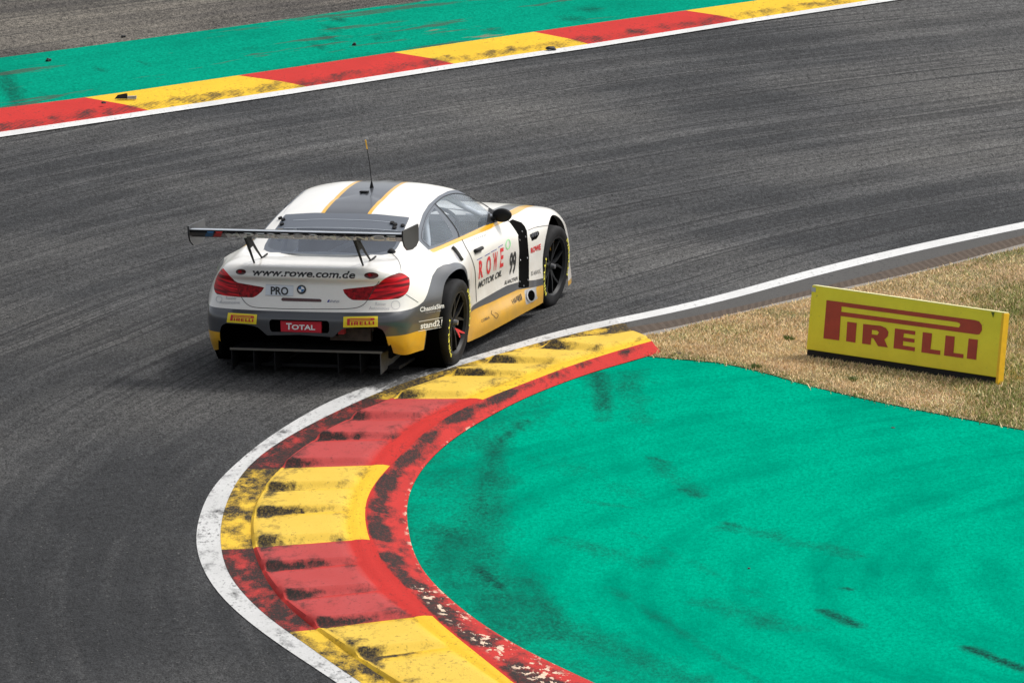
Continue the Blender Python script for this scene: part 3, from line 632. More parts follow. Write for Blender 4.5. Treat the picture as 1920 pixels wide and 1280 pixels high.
cabin_cols = [
 [(-.36,0,.912),(-.16,0,.985),(.05,0,1.068),(.27,0,1.153),(.5,0,1.20),(.72,0,1.228)],
 [(-.345,.34,.912),(-.145,.33,.98),(.055,.33,1.062),(.272,.32,1.145),(.5,.22,1.193),(.75,0,1.231)],
 [(-.305,.58,.905),(-.11,.56,.975),(.09,.54,1.05),(.29,.52,1.123),(.5,.36,1.18),(.8,0,1.236)],
 [(-.22,.70,.90),(-.03,.655,.975),(.16,.615,1.05),(.37,.56,1.125),(.6,.38,1.195),(.85,0,1.24)],
 [(-.06,.765,.895),(.10,.69,.985),(.27,.63,1.075),(.50,.575,1.145),(.7,.38,1.21),(.9,0,1.243)],
 [(.3,.80,.895),(.36,.72,.99),(.48,.645,1.09),(.65,.575,1.165),(.8,.38,1.222),(.95,0,1.247)],
 [(.7,.826,.89),(.73,.76,.985),(.79,.685,1.09),(.88,.585,1.185),(.95,.38,1.235),(1.0,0,1.25)],
 [(1.15,.828,.88),(1.15,.78,.975),(1.14,.715,1.08),(1.13,.615,1.187),(1.13,.38,1.241),(1.13,0,1.254)],
 [(1.55,.828,.87),(1.5,.78,.96),(1.44,.71,1.065),(1.38,.61,1.17),(1.3,.38,1.235),(1.25,0,1.252)],
 [(1.9,.80,.855),(1.78,.745,.945),(1.65,.68,1.045),(1.52,.59,1.145),(1.42,.36,1.215),(1.35,0,1.247)],
 [(2.10,.70,.85),(1.95,.66,.94),(1.78,.62,1.035),(1.60,.55,1.128),(1.5,.33,1.2),(1.42,0,1.24)],
 [(2.25,.4,.86),(2.06,.38,.95),(1.86,.36,1.05),(1.64,.34,1.15),(1.54,.2,1.2),(1.45,0,1.234)],
 [(2.30,0,.865),(2.10,0,.955),(1.88,0,1.055),(1.65,0,1.162),(1.55,0,1.205),(1.48,0,1.232)]]
bmB = surf(body_cols, .035, .022); bmC = surf(cabin_cols, .03, .022)
def to_bvh(*bms):
    V = []; Fc = []
    for b in bms:
        b.verts.index_update(); n = len(V); V += [v.co.copy() for v in b.verts]; Fc += [[v.index + n for v in f.verts] for f in b.faces]
    return BVHTree.FromPolygons(V, Fc)
BV = to_bvh(bmB, bmC)
CO = MCI @ Vector(CAMP)
def hit(px, py, bvh=None):
    d = (MCI.to_3x3() @ Vector(ray(px, py))).normalized(); h = (bvh or BV).ray_cast(CO, d)
    if h[0] is None: return None
    n = h[1] if h[1].dot(d) < 0 else -h[1]
    return h[0], n, d
WR, WF = (0., .352), (2.901, .340)
def arch(co):
    out = np.full(len(co), BIG)
    for (wx, wz), r in ((WR, .405), (WF, .395)):
        k = (np.abs(co[:, 1]) > .5) & (np.abs(co[:, 0] - wx) < .8) & (co[:, 2] < .86)
        d = np.hypot(co[:, 0] - wx, co[:, 2] - wz) - r
        b = np.maximum(np.abs(co[:, 0] - wx) - r, co[:, 2] - wz)
        out = np.where(k, np.minimum(out, np.minimum(d, b)), out)
    b = np.maximum(np.maximum(co[:, 0] + .2, -.59 - co[:, 0]), co[:, 2] - .362)
    return np.where((np.abs(co[:, 1]) > .5) & (co[:, 0] < -.1) & (co[:, 2] < .6), np.minimum(out, b), out)
gR = lambda co: co[:, 0] < -.3
gS = lambda co: (np.abs(co[:, 1]) > .5) & (co[:, 0] > -.75)
def f_grey(co):       # lower bumper with the wedge running up over the rear arch, and the sill band
    x, y, z = co[:, 0], np.abs(co[:, 1]), co[:, 2]
    h = np.interp(x, [-1.2, -.93, -.80, -.70, -.62, -.50, -.34, -.22, -.12, 0.], [.568, .562, .565, .575, .600, .672, .755, .80, .812, .805])
    f = z - h; ring = np.hypot(x - WR[0], z - WR[1]) - .455; f = np.where(x > -.02, np.where(x > .3, np.maximum(ring, z - .62), ring), f)
    f = np.where(y < .4, np.where(x > -.3, BIG, f), f)
    zt = np.interp(x, [.3, .613, 1.68, 1.98, 2.32, 2.66, 2.8], [.345, .35, .348, .327, .29, .262, .26])
    f = np.where((x > .43) & (x < 2.75), z - zt, f); return np.where(x > 2.75, BIG, f)
def f_yel(co):
    x, y, z = co[:, 0], np.abs(co[:, 1]), co[:, 2]
    zt = np.interp(x, [.3, .541, 1.246, 1.905, 2.244, 2.6, 2.8], [.325, .318, .288, .275, .239, .21, .20])
    f = np.where((x > .40) & (x < 2.75), z - zt, BIG)
    g = np.where((x < -.33) & (y > .62), np.maximum(z - .372, x + .60), BIG)
    n_ = np.where((x > 3.28), z - .12, BIG)
    return np.minimum(np.minimum(f, g), n_)
R2 = lambda p: Z(380, 440, 4.3636, p)
recess = pxmask(R2([(1075, 838), (1105, 800), (1150, 768), (1250, 756), (1430, 756), (1475, 780), (1500, 830), (1515, 890), (1540, 962), (1550, 1160), (700, 1160), (700, 812)]), lambda c: (c[:, 0] < -.7) & (c[:, 2] < .6))
plate_rec = pxmask(R2([(780, 697), (1022, 704), (1035, 720), (1035, 806), (780, 798)]), lambda c: (c[:, 0] < -.9) & (c[:, 2] < .6))
tail_px = Z(600, 500, 5.818, [(237, 247), (300, 240), (600, 208), (640, 186), (700, 130), (780, 92), (860, 64), (905, 70), (975, 118), (982, 180), (965, 260), (925, 312), (860, 348), (700, 362), (520, 367), (350, 364), (310, 337), (265, 290)])
taili_px = Z(600, 500, 5.818, [(237, 247), (300, 240), (600, 208), (640, 186), (640, 195), (510, 366), (350, 364), (310, 337), (265, 290)])
gT = lambda c: (c[:, 0] < -.5) & (c[:, 2] > .58) & (c[:, 2] < .86)
f_tail = pxmask(tail_px, gT); f_taili = pxmask(taili_px, gT)
D9 = lambda p: Z(780, 340, 9.145, p)
belt_px = D9([(225, 1180), (450, 1085), (700, 975), (900, 882), (1200, 752), (1400, 665), (1560, 640), (1560, 668), (1480, 712), (1250, 825), (780, 1015), (300, 1225)])
f_belt = pxmask(belt_px, lambda c: (np.abs(c[:, 1]) > .6) & (c[:, 2] > .78) & (c[:, 0] < 2.1) & (c[:, 0] > -.35))
R8 = lambda p: Z(900, 360, 10.667, p)
blk_px = [(954, 415), (961, 411), (967.5, 413.5), (978, 417), (984, 424), (988, 433), (990, 457), (992, 482), (992, 538), (982, 540), (972.5, 539), (972.5, 495), (973.5, 470), (971, 440), (969, 436), (961, 424)]
f_blk = pxmask(blk_px, lambda c: (np.abs(c[:, 1]) > .6) & (c[:, 0] > 1.7) & (c[:, 0] < 2.7))
f_vent = pxmask([(992.5, 440), (1009.7, 433), (1011.5, 438.5), (1006.5, 448), (998, 451), (994.5, 445)], lambda c: (np.abs(c[:, 1]) > .6) & (c[:, 0] > 1.9))
Z7 = lambda p: Z(860, 420, 8, p)
door_px = Z7([(55, 245), (300, 140), (620, 0), (760, -20), (850, 90), (890, 130), (910, 240), (912, 400), (908, 600), (900, 868), (740, 915), (270, 1183), (262, 1150), (256, 900), (235, 700), (185, 560), (175, 430), (100, 300)])
f_door = pxmask(door_px, lambda c: (np.abs(c[:, 1]) > .7) & (c[:, 0] > .2) & (c[:, 0] < 2.3) & (c[:, 2] < .9))
exh_px = Z7([(985, 985), (1160, 940), (1175, 1120), (1110, 1165), (1010, 1215)])
f_exh = pxmask(exh_px, lambda c: (np.abs(c[:, 1]) > .7) & (c[:, 0] > 1.8) & (c[:, 2] < .4))
# hood markings (top view)
def f_hood(co):
    x, y, z = co[:, 0], np.abs(co[:, 1]), co[:, 2]
    return np.where((z > .6) & (x > 2.2), np.maximum(y - (.735 - .05 * (x - 2.4)), np.maximum(2.36 - x, .0) + (.60 - y)), BIG)
def f_hoody(co):
    x, y, z = co[:, 0], np.abs(co[:, 1]), co[:, 2]
    c_ = .775 - .05 * (x - 2.4); return np.where((z > .6) & (x > 2.2) & (x < 3.35), np.abs(y - c_) - .035, BIG)
def f_deck(co):  # boot lid seam uses strokes
    return np.full(len(co), BIG)
# ---- cabin masks
glassq_px = D9([(312, 470), (335, 480), (400, 560), (500, 690), (600, 850), (628, 960), (600, 985), (400, 1070), (270, 1108), (235, 1105), (122, 1000), (118, 920), (135, 810), (180, 680), (240, 570)])
glassd_px = D9([(345, 385), (450, 285), (580, 230), (700, 215), (850, 240), (1000, 305), (1120, 370), (1240, 445), (1225, 560), (1205, 690), (1185, 745), (900, 870), (742, 938), (722, 890), (650, 730), (550, 615), (450, 500)])
band_px = D9([(300, 1235), (215, 1180), (55, 1030), (25, 930), (55, 750), (115, 560), (215, 400), (380, 255), (550, 165), (680, 145), (800, 165), (900, 200), (1100, 310), (1300, 425), (1420, 520), (1500, 640), (1400, 720)])
gC = lambda c: np.abs(c[:, 1]) > .5
f_gq = pxmask(glassq_px, gC); f_gd = pxmask(glassd_px, gC); f_band = pxmask(band_px, lambda c: (np.abs(c[:, 1]) > .5))
rear_px = [(560, 401), (625, 399.5), (708, 401.5), (768, 407.5), (759, 428), (753, 449), (744, 466), (735, 474), (722, 477.5), (700, 479.5), (646, 480.5), (600, 481), (560, 481)]
def f_rear(co):
    P = carproj(co); k = (co[:, 0] < .42) & (np.abs(co[:, 1]) < .66)
    return np.where(k, sdf(P, rear_px) / 225., BIG)
rearg_px = [(560, 430), (625, 429), (708, 431), (752, 434), (746, 449), (740, 462), (731, 469), (708, 474.5), (646, 476.5), (600, 477), (560, 477)]
def f_rearg(co):
    P = carproj(co); k = (co[:, 0] < .42) & (np.abs(co[:, 1]) < .66)
    return np.where(k, sdf(P, rearg_px) / 225., BIG)
def f_wind(co):
    x, y, z = co[:, 0], np.abs(co[:, 1]), co[:, 2]; e = np.maximum.reduce([1.40 + .1 - x - .0 * z, z - 1.145, .885 - z, y - (.60 + .45 * (1.0 - z)), (1.62 - x) * 1.0 + (y - .56) * .9 - (1.14 - z) * -.0])
    return np.where(x > 1.4, np.maximum.reduce([z - 1.145, .885 - z, y - np.interp(z, [.88, 1.14], [.66, .52])]), BIG)
def f_strg(co): return np.where((co[:, 2] > 1.12), np.abs(co[:, 1]) - .180, BIG)
def f_stry(co): return np.where((co[:, 2] > 1.12), np.abs(co[:, 1]) - .212, BIG)

for f in (arch, f_grey, f_yel, recess, plate_rec, f_tail, f_taili, f_belt, f_blk, f_vent, f_door, f_exh, f_hood, f_hoody): cutf(bmB, f)
for f in (f_rear, f_rearg, f_wind, f_strg, f_stry, f_band, f_gq, f_gd): cutf(bmC, f)

def split_parts(bm, classify, parent, pname):
    """separate faces into part meshes, keeping the smooth normals of the whole surface"""
    bm.normal_update(); bm.verts.index_update(); fs = list(bm.faces)
    cen = np.array([f.calc_center_median()[:] for f in fs]); nm = np.array([f.normal[:] for f in fs])
    lab = classify(cen, nm)                       # list of (part, side, material)
    vco = [v.co.copy() for v in bm.verts]; vn = [v.normal.copy() for v in bm.verts]
    groups = {}
    for f, l in zip(fs, lab):
        if l is None: continue
        groups.setdefault((l[0], l[1]), []).append((f, l[2]))
    out = {}
    for (nm_, sd_), lst in groups.items():
        idx = {}; V = []; Nn = []; Fc = []; mats = []; mi = []
        for f, m in lst:
            r = []
            for v in f.verts:
                if v.index not in idx: idx[v.index] = len(V); V.append(vco[v.index]); Nn.append(vn[v.index])
                r.append(idx[v.index])
            Fc.append(r)
            if m not in mats: mats.append(m)
            mi.append(mats.index(m))
        o = mk(nm_, V, Fc, mats, parent, smooth=True, mi=mi)
        o.data.normals_split_custom_set_from_vertices([tuple(n) for n in Nn])
        out[(nm_, sd_)] = o
    return out
def clsB(c, n):
    F_ = {k: g(c) for k, g in dict(arch=arch, grey=f_grey, yel=f_yel, rec=recess, pr=plate_rec, tail=f_tail, taili=f_taili, belt=f_belt, blk=f_blk, vent=f_vent, door=f_door, exh=f_exh, hood=f_hood, hy=f_hoody).items()}
    out = []
    for i in range(len(c)):
        x, y, z = c[i]; sd_ = 1 if y > 0 else -1
        g = lambda k: F_[k][i] < 0
        if g('arch') or g('rec') or g('pr'): out.append(None); continue
        if g('tail'): out.append(('taillight', sd_, M_taili if g('taili') else M_tail)); continue
        m = M_wht
        if -.1 < x < 2.12 and abs(y) < .80 and z < .87 and n[i][2] * 0 == 0 and z > .30 and abs(y) < .79: m = M_int
        if g('grey'): m = M_gry
        if g('yel'): m = M_cyel
        if g('belt'): m = M_cyel
        if g('hood'): m = M_gry
        if g('hy'): m = M_cyel
        if g('exh'): m = M_silver
        if g('blk') or g('vent'): m = M_deep
        if x < -.3 and g('grey') : out.append(('rear_bumper', 0, m)); continue
        if g('door') and not g('blk'): out.append(('door', sd_, m)); continue
        if x > 2.2 and z > .62 and abs(y) < .70: out.append(('bonnet', 0, m)); continue
        out.append(('body', 0, m))
    return out
def clsC(c, n):
    F_ = {k: g(c) for k, g in dict(rear=f_rear, rg=f_rearg, wind=f_wind, sg=f_strg, sy=f_stry, band=f_band, gq=f_gq, gd=f_gd).items()}
    out = []
    for i in range(len(c)):
        x, y, z = c[i]; sd_ = 1 if y > 0 else -1; g = lambda k: F_[k][i] < 0
        if g('gq'): out.append(('quarter_window', sd_, M_glass)); continue
        if g('gd'): out.append(('door_window', sd_, M_glass)); continue
        if g('rear'): out.append(('rear_window', 0, M_rglass if g('rg') else M_wband)); continue
        if g('wind'): out.append(('windscreen', 0, M_wglass)); continue
        m = M_wht
        if abs(y) > .5 and g('band'): m = M_wband
        elif g('sg') and x > .2 and x < 1.62: m = M_gry
        elif g('sy') and x > .2 and x < 1.62: m = M_cyel
        out.append(('roof', 0, m))
    return out
PB = split_parts(bmB, clsB, CAR, 'b'); PC = split_parts(bmC, clsC, CAR, 'c')
BODY = PB[('body', 0)]; ROOF = PC[('roof', 0)]; BUMP = PB[('rear_bumper', 0)]; DOOR = PB[('door', -1)]; DOORL = PB[('door', 1)]

# ---- marks laid on the bodywork
def lay(name, pts2, faces, mat, parent, off=.003, mapf=None, bvh=None, fillv=False):
    V = []; ok = []
    for p in pts2:
        q = mapf(p) if mapf else p; h = hit(q[0], q[1], bvh)
        if h is None and fillv and V and ok[-1]: V.append(V[-1] + Vector((.0004, 0, 0))); ok.append(True)
        elif h is None: V.append(Vector((0, 0, 0))); ok.append(False)
        else: V.append(h[0] + h[1] * off); ok.append(True)
    Fc = [f for f in faces if all(ok[i] for i in f)]
    if not Fc: print('no hits', name); return None
    o = mk(name, V, Fc, mat, parent); return o
def quadmap(TL, TR, BR, BL):
    TL, TR, BR, BL = map(np.array, (TL, TR, BR, BL))
    return lambda p: (TL * (1 - p[0]) + TR * p[0]) * p[1] + (BL * (1 - p[0]) + BR * p[0]) * (1 - p[1])
def textmesh(s, bold=0., shear=0., space=1., narrow=1.):
    c = bpy.data.curves.new('t', 'FONT'); c.body = s; c.offset = bold; c.shear = shear; c.space_character = space; c.resolution_u = 3
    o = bpy.data.objects.new('t', c); COL.objects.link(o); dg = bpy.context.evaluated_depsgraph_get(); me = o.evaluated_get(dg).to_mesh()
    V = np.array([v.co[:2] for v in me.vertices]); Fc = [list(p.vertices) for p in me.polygons]
    o.evaluated_get(dg).to_mesh_clear(); bpy.data.objects.remove(o); bpy.data.curves.remove(c)
    lo, hi = V.min(0), V.max(0); return (V - lo) / (hi - lo), Fc
def text(name, s, quad, mat, parent, **kw):
    off = kw.pop('off', .003); bvh = kw.pop('bvh', None)
    V, Fc = textmesh(s, **kw); return lay(name, V, Fc, mat, parent, off, quadmap(*quad), bvh)
def filled(poly, h=4., holes=()):
    """triangulated polygon with inner grid points (pixel units)"""
    poly = [tuple(p) for p in poly]; loops = [poly] + [list(q) for q in holes]; pts = []; edges = []
    for L_ in loops:
        n0 = len(pts); P = []
        for i in range(len(L_)):
            a, b = np.array(L_[i], float), np.array(L_[(i + 1) % len(L_)], float); k = max(1, int(np.linalg.norm(b - a) / h))
            P += [a + (b - a) * j / k for j in range(k)]
        pts += P; edges += [(n0 + i, n0 + (i + 1) % len(P)) for i in range(len(P))]
    lo, hi = np.min(poly, 0), np.max(poly, 0)
    gx, gy = np.meshgrid(np.arange(lo[0], hi[0], h), np.arange(lo[1], hi[1], h)); g = np.stack([gx.ravel(), gy.ravel()], 1)
    if len(g):
        m = sdf(g, poly) < -h * .3
        for q in holes: m &= sdf(g, q) > h * .3
        pts += list(g[m])
    r = delaunay_2d_cdt([Vector(p) for p in pts], edges, [], 0, 1e-4)
    V = np.array([tuple(v) for v in r[0]]); T = np.array([list(f) for f in r[2]]); c = V[T].mean(1); m = inpoly(c, poly)
    for q in holes: m &= ~inpoly(c, q)
    return V, [list(t) for t in T[m]]
def patch(name, poly, mat, parent, off=.0025, h=4., holes=(), bvh=None):
    V, Fc = filled(poly, h, holes); return lay(name, V, Fc, mat, parent, off, None, bvh)
def ellipse(cx, cy, rx, ry, n=20, rot=0.): return [(cx + rx * cos(t) * cos(rot) - ry * sin(t) * sin(rot), cy + rx * cos(t) * sin(rot) + ry * sin(t) * cos(rot)) for t in [2 * pi * k / n for k in range(n)]]
def stroke(name, pts, w, mat, parent, off=.002):
    P = spline(pts, step=2.5) if len(pts) > 2 else np.array([np.array(pts[0]) + (np.array(pts[1]) - np.array(pts[0])) * t for t in np.linspace(0, 1, 12)])
    T = np.gradient(P, axis=0); T /= np.linalg.norm(T, axis=1)[:, None] + 1e-9; N = np.stack([-T[:, 1], T[:, 0]], 1) * w / 2
    V = np.concatenate([P - N, P + N]); n = len(P); return lay(name, V, [(i, i + 1, n + i + 1, n + i) for i in range(n - 1)], mat, parent, off, None, None, True)
def join(name, objs, parent):
    """several marks of one kind into one mesh"""
    objs = [o for o in objs if o]; V = []; Fc = []; mats = []; mi = []
    for o in objs:
        n = len(V); V += [v.co.copy() for v in o.data.vertices]
        for p in o.data.polygons:
            Fc.append([i + n for i in p.vertices]); m = o.data.materials[p.material_index]
            if m not in mats: mats.append(m)
            mi.append(mats.index(m))
        bpy.data.objects.remove(o)
    return mk(name, V, Fc, mats, parent, mi=mi)

tyre_logo_holes = [[(418, 255), (1330, 381), (1352, 390), (1357, 405), (1345, 422), (415, 297)], [(660, 440), (700, 445), (716, 460), (702, 480), (657, 474)]]
tyre_logo = [[(297, 205), (1470, 365), (1505, 376), (1526, 405), (1526, 445), (1508, 474), (1490, 478), (410, 330), (398, 522), (272, 505)],
 [(463, 375), (538, 385), (527, 540), (453, 528)],
 [(590, 393), (730, 408), (770, 425), (790, 455), (785, 490), (758, 515), (785, 577), (708, 567), (670, 505), (654, 503), (648, 556), (580, 547)],
 [(842, 428), (1003, 450), (1001, 480), (912, 467), (909, 499), (997, 511), (995, 541), (906, 528), (904, 562), (1000, 576), (998, 607), (830, 583)],
 [(1062, 458), (1135, 468), (1122, 591), (1200, 602), (1198, 636), (1050, 615)], [(1242, 484), (1313, 493), (1303, 619), (1382, 630), (1380, 661), (1228, 640)],
 [(1422, 508), (1495, 518), (1480, 674), (1407, 663)]]
A0 = np.array([180., 90.]); AU = np.array([1500., 220.]); AV = np.array([-46., 500.])
def logo_uv(p):
    d = np.array(p, float) - A0; det = AU[0] * AV[1] - AU[1] * AV[0]
    return ((d[0] * AV[1] - d[1] * AV[0]) / det, 1 - (AU[0] * d[1] - AU[1] * d[0]) / det)
def logo_pieces():
    out = []
    for i, L_ in enumerate(tyre_logo):
        P = [logo_uv(p) for p in L_]; hs_ = [[logo_uv(p) for p in tyre_logo_holes[0]]] if i == 0 else [[logo_uv(p) for p in tyre_logo_holes[1]]] if i == 2 else []
        out.append(filled(P, .09, hs_))
    return out
LOGO = logo_pieces()

# lettering and marks on the tail
tr = []
BVc = to_bvh(bmB)
kb = dict(bvh=BVc)
t_url = text('lettering', 'www.rowe.com.de', ((474, 503.5), (666, 509), (666, 522.6), (473.5, 516.8)), M_txk, BODY, bold=.025, shear=.22, bvh=BVc)
pl = patch('number_plate', [(498.6, 533.5), (550.7, 535.7), (550.2, 555.3), (498, 553.6)], M_pl, BODY, .004, bvh=BVc)
text('lettering', 'PRO', ((508, 537.2), (541, 538.6), (541, 554), (508, 552.6)), M_txk, pl, bold=.03, off=.007, bvh=BVc)
stroke('plate_border', [(498.6, 533.5), (550.7, 535.7)], .8, M_txg, pl, .006); stroke('plate_border', [(498, 553.6), (550.2, 555.3)], .8, M_txg, pl, .006)
# round emblem
em = [patch('e', ellipse(565.6, 543, 8.8, 8.6), M_txk, None, .006, 3, bvh=BVc), patch('e', ellipse(565.6, 543, 5.6, 5.5), M_txw, None, .009, 2, bvh=BVc)]
for a in (0, 1):
    q = [(565.6, 543)] + [(565.6 + 5.5 * cos(t), 543 + 5.4 * sin(t)) for t in np.linspace(pi * a + pi, pi * a + 1.5 * pi, 8)]
    em.append(patch('e', q, M_cblue, None, .012, 2, bvh=BVc))
join('round_emblem', em, BODY)
patch('brake_light', [(530, 558), (600, 560.5), (603.5, 563), (602, 566.3), (530, 564.3), (527, 561.5)], M_brown, BODY, .003, bvh=BVc)
text('model_badge', 'M6', ((618, 562), (637, 563), (637, 568), (617, 567)), M_txg, BODY, bold=.03, shear=.3, bvh=BVc); patch('badge_stripes', [(613, 566.5), (616, 562), (619, 562.1), (616.5, 566.8)], M_txb, BODY, bvh=BVc)
for (cx, cy, rx, ry) in ((452, 510, 9.5, 5.3), (696.2, 516.7, 13.5, 5.9)):
    o1 = patch('inset_light', ellipse(cx, cy, rx, ry), M_brown, BODY, .003, 3, bvh=BVc); patch('lens', ellipse(cx - rx * .15, cy, rx * .38, ry * .5), M_taili, o1, .006, 2, bvh=BVc)
def ronner(x0, y0, d, m=1):
    a = text('t', 'Ronner', ((x0 + 12 * 1, y0), (x0 + 32, y0 + .6), (x0 + 32, y0 + 6.5), (x0 + 12, y0 + 6)), M_txg, None, bvh=BVc)
    b = text('t', 'Automotive', ((x0, y0 + 8), (x0 + 38, y0 + 8.8), (x0 + 38, y0 + 14.5), (x0, y0 + 14)), M_txg, None, bvh=BVc); return [a, b]
ring = lambda cx, cy, r, w=.8: filled(ellipse(cx, cy, r, r), 3, [ellipse(cx, cy, r - w, r - w)])
rg = ring(741.6, 571.8, 8.5); join('sponsor_lettering', ronner(692, 566.5, 1) + [lay('r', rg[0], rg[1], M_txg, None, .003, None, BVc)], BODY)
rg = ring(411, 561, 6); join('sponsor_lettering', ronner(412, 555.5, 1) + [lay('r', rg[0], rg[1], M_txg, None, .003, None, BVc)], BODY)
def tyre_sticker(q):
    base = patch('sticker', q, M_sty, BUMP, .004, bvh=BVc); m = quadmap(*q)
    join('sticker_logo', [lay('l', V, Fc, M_strd, None, .007, lambda p, m=m: m((.03 + p[0] * .97, p[1])), BVc) for V, Fc in LOGO], base)
tyre_sticker([(428, 586.7), (482.4, 590), (480.8, 607.7), (425.4, 603.9)]); tyre_sticker([(644.2, 594), (708.4, 593), (708.4, 612.3), (643.5, 613.7)])
# boxed-in recess of the lower bumper, red oil company plate standing in it
rec = MB().box((-.60, 0, .36), (.02, .72, .18)).box((-.76, 0, .545), (.16, .66, .012)).box((-.78, .71, .36), (.19, .012, .17)).box((-.78, -.71, .36), (.19, .012, .17))
rec.build('bumper_cavity', M_void, BUMP)
MB().box((-1.035, 0, .46), (.012, .30, .085)).build('plate_recess', M_void, BUMP)
def rearplane(px, py, x): # point of a pixel's line of sight on the plane x = const of the car
    d = MCI.to_3x3() @ Vector(ray(px, py)); t = (x - CO.x) / d.x; return CO + d * t
q = [rearplane(*p, -1.075) for p in [(525.7, 601.5), (602.3, 603.4), (602.3, 624), (526.7, 621.5)]]
PLT = mk('sponsor_plate', q + [v + Vector((.02, 0, 0)) for v in q], [(0, 1, 2, 3), (0, 4, 5, 1), (1, 5, 6, 2), (2, 6, 7, 3), (3, 7, 4, 0)], M_str, BUMP)
def flat_text(name, s, quad, x, mat, parent, **kw):
    V, Fc = textmesh(s, **kw); m = quadmap(*quad); return mk(name, [rearplane(*m(p), x) for p in V], Fc, mat, parent)
flat_text('lettering', 'T', ((536.5, 605.5), (547, 605.8), (547, 617.8), (536.5, 617.5)), -1.08, M_txw, PLT, bold=.03)
flat_text('lettering', 'OTAL', ((547, 608.3), (591, 609.2), (591, 618.8), (547, 617.8)), -1.08, M_txw, PLT, bold=.03)
# exhaust-side tow eye and ducts in the right arch
o = MB().box((-.93, -.30, .40), (.03, .028, .028)); o.build('tow_eye', simple('tow_red', (.6, .05, .06), .5), BUMP)
MB().box((-.86, -.36, .36), (.03, .17, .05)).box((-.84, -.45, .42), (.03, .1, .03)).build('heat_shield', simple('heat_shield', (.05, .035, .025), .7, var=.4, scale=20), BUMP)
# diffuser
dif = MB().box((-.72, 0, .225), (.21, .635, .006)).build('diffuser', M_carbon, CAR)
dedge = MB().box((-.934, 0, .228), (.004, .637, .009)).build('diffuser_edge', M_dedge, dif)
for y in (.625, .44, .265, -.265, -.45, -.62):
    MB().prism([(-.93, .222), (-.1, .16), (-.1, .14), (-.93, .05)], lambda p, a: (p[0], a, p[1]), y - .004, y + .004).build('fin', M_blk if abs(y) < .6 or y > 0 else simple('fin_grey', (.09, .088, .085), .5, var=.3, scale=15), dif)  # outermost right fin gets a lighter grey
# floor, wheel housings
MB().box((1.3, 0, .075), (2.05, .72, .012)).build('underfloor', M_blk, CAR)
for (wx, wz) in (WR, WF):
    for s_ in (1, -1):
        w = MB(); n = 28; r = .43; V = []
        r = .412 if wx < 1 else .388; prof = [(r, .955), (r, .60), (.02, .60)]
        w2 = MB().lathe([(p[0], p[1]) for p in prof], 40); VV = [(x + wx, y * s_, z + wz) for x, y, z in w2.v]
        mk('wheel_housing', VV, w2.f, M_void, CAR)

# seams
for side_pts in ([(866, 449), (874, 465), (882, 480), (890, 505), (892, 540), (893, 566)],):
    stroke('panel_gap', side_pts, 1.1, M_seam, DOOR)
    # the far-side door has the same gap
    stroke('panel_gap', [(990, 432), (1002, 427), (1016, 424.2), (1028, 422.6)], 1.0, M_seam, BODY)
boot = [(744, 478), (751, 494), (753, 509), (746, 520), (735, 529), (712, 536)]
stroke('panel_gap', [(734, 474), (746, 487), (751, 500), (752, 510)], .9, M_seam, BODY)
stroke('panel_gap', [(711, 527), (702, 540), (690, 561), (684, 569), (672, 576), (655, 578.5), (600, 579.5), (520, 578.5), (470, 574), (459, 566), (452, 556)], 1.1, M_seam, BODY)
stroke('panel_gap', [(761, 552), (775, 561), (784, 567)], .9, M_seam, BODY)
stroke('lip_shadow_gap', [(440, 521), (470, 523), (520, 526), (570, 528.5), (640, 530), (700, 529)], .8, M_txg, BODY) if 0 else None

# door and flank lettering
D = DOOR; kbd = dict(bvh=BVc)
def Q(f, *p): return tuple(f(list(p)))
letters = []
for i, ch in enumerate('ROWE'):
    x0 = [295, 412, 505, 612][i]; x1 = [362, 480, 578, 668][i]; yt = [555, 492, 435, 368][i]; yb = [822, 765, 712, 655][i]; sl = (x1 - x0) * .42
    letters.append(text('t', ch, Q(Z7, (x0 + 5, yt - 0), (x1 + 3, yt - sl * .8), (x1 - 2, yb - sl), (x0, yb + 5)), M_txr, None, bold=.03, bvh=BVc))
    letters.append(patch('t', Z7([(x0 - 22, yt - 20), (x1 - 10, yt - 62), (x1 - 10, yt - 52), (x0 - 22, yt - 8)]), M_txb, None, bvh=BVc))
join('oil_lettering', letters, D)
text('oil_lettering', 'MOTOR OIL', Q(Z7, (296, 868), (650, 682), (640, 778), (285, 972)), M_txk, D, bold=.022, shear=.15, bvh=BVc)
text('race_number', '99', Q(Z7, (770, 432), (864, 400), (850, 738), (748, 765)), M_txk, D, bold=.03, bvh=BVc)
text('series_lettering', 'BLANCPAIN', Q(Z7, (688, 855), (885, 780), (885, 840), (684, 912)), M_txk, D, bold=.01, shear=.2, bvh=BVc)
g_ = filled(ellipse(*Z7([(738, 305)])[0], 4.6, 9.4, 24, .1), 3, [ellipse(*Z7([(738, 305)])[0], 3.3, 7.8, 24, .1)]); lay('round_logo', g_[0], g_[1], M_txn, D, .003, None, BVc)
nm_ = [text('t', w, Q(Z7, (a, ya), (b, yb), (b, yb + 20), (a, ya + 20)), M_txg, None, bvh=BVc) for w, a, ya, b, yb in (('- - - - -', 110, 268, 210, 232), ('- - - -', 225, 222, 330, 182), ('- -', 345, 178, 400, 158))]
join('driver_name_marks', nm_, D)
text('fender_lettering', 'ROWE', Q(Z7, (1078, 360), (1228, 292), (1228, 385), (1080, 440)), M_txr, BODY, bold=.04, bvh=BVc)
text('exhaust_maker_lettering', 'AKRAPOVIC', Q(Z7, (1120, 712), (1226, 672), (1226, 732), (1120, 765)), M_txk, BODY, bvh=BVc)
text('exhaust_maker_lettering', 'X', Q(Z7, (1082, 712), (1108, 702), (1108, 770), (1082, 780)), M_txk, BODY, bold=.02, bvh=BVc)
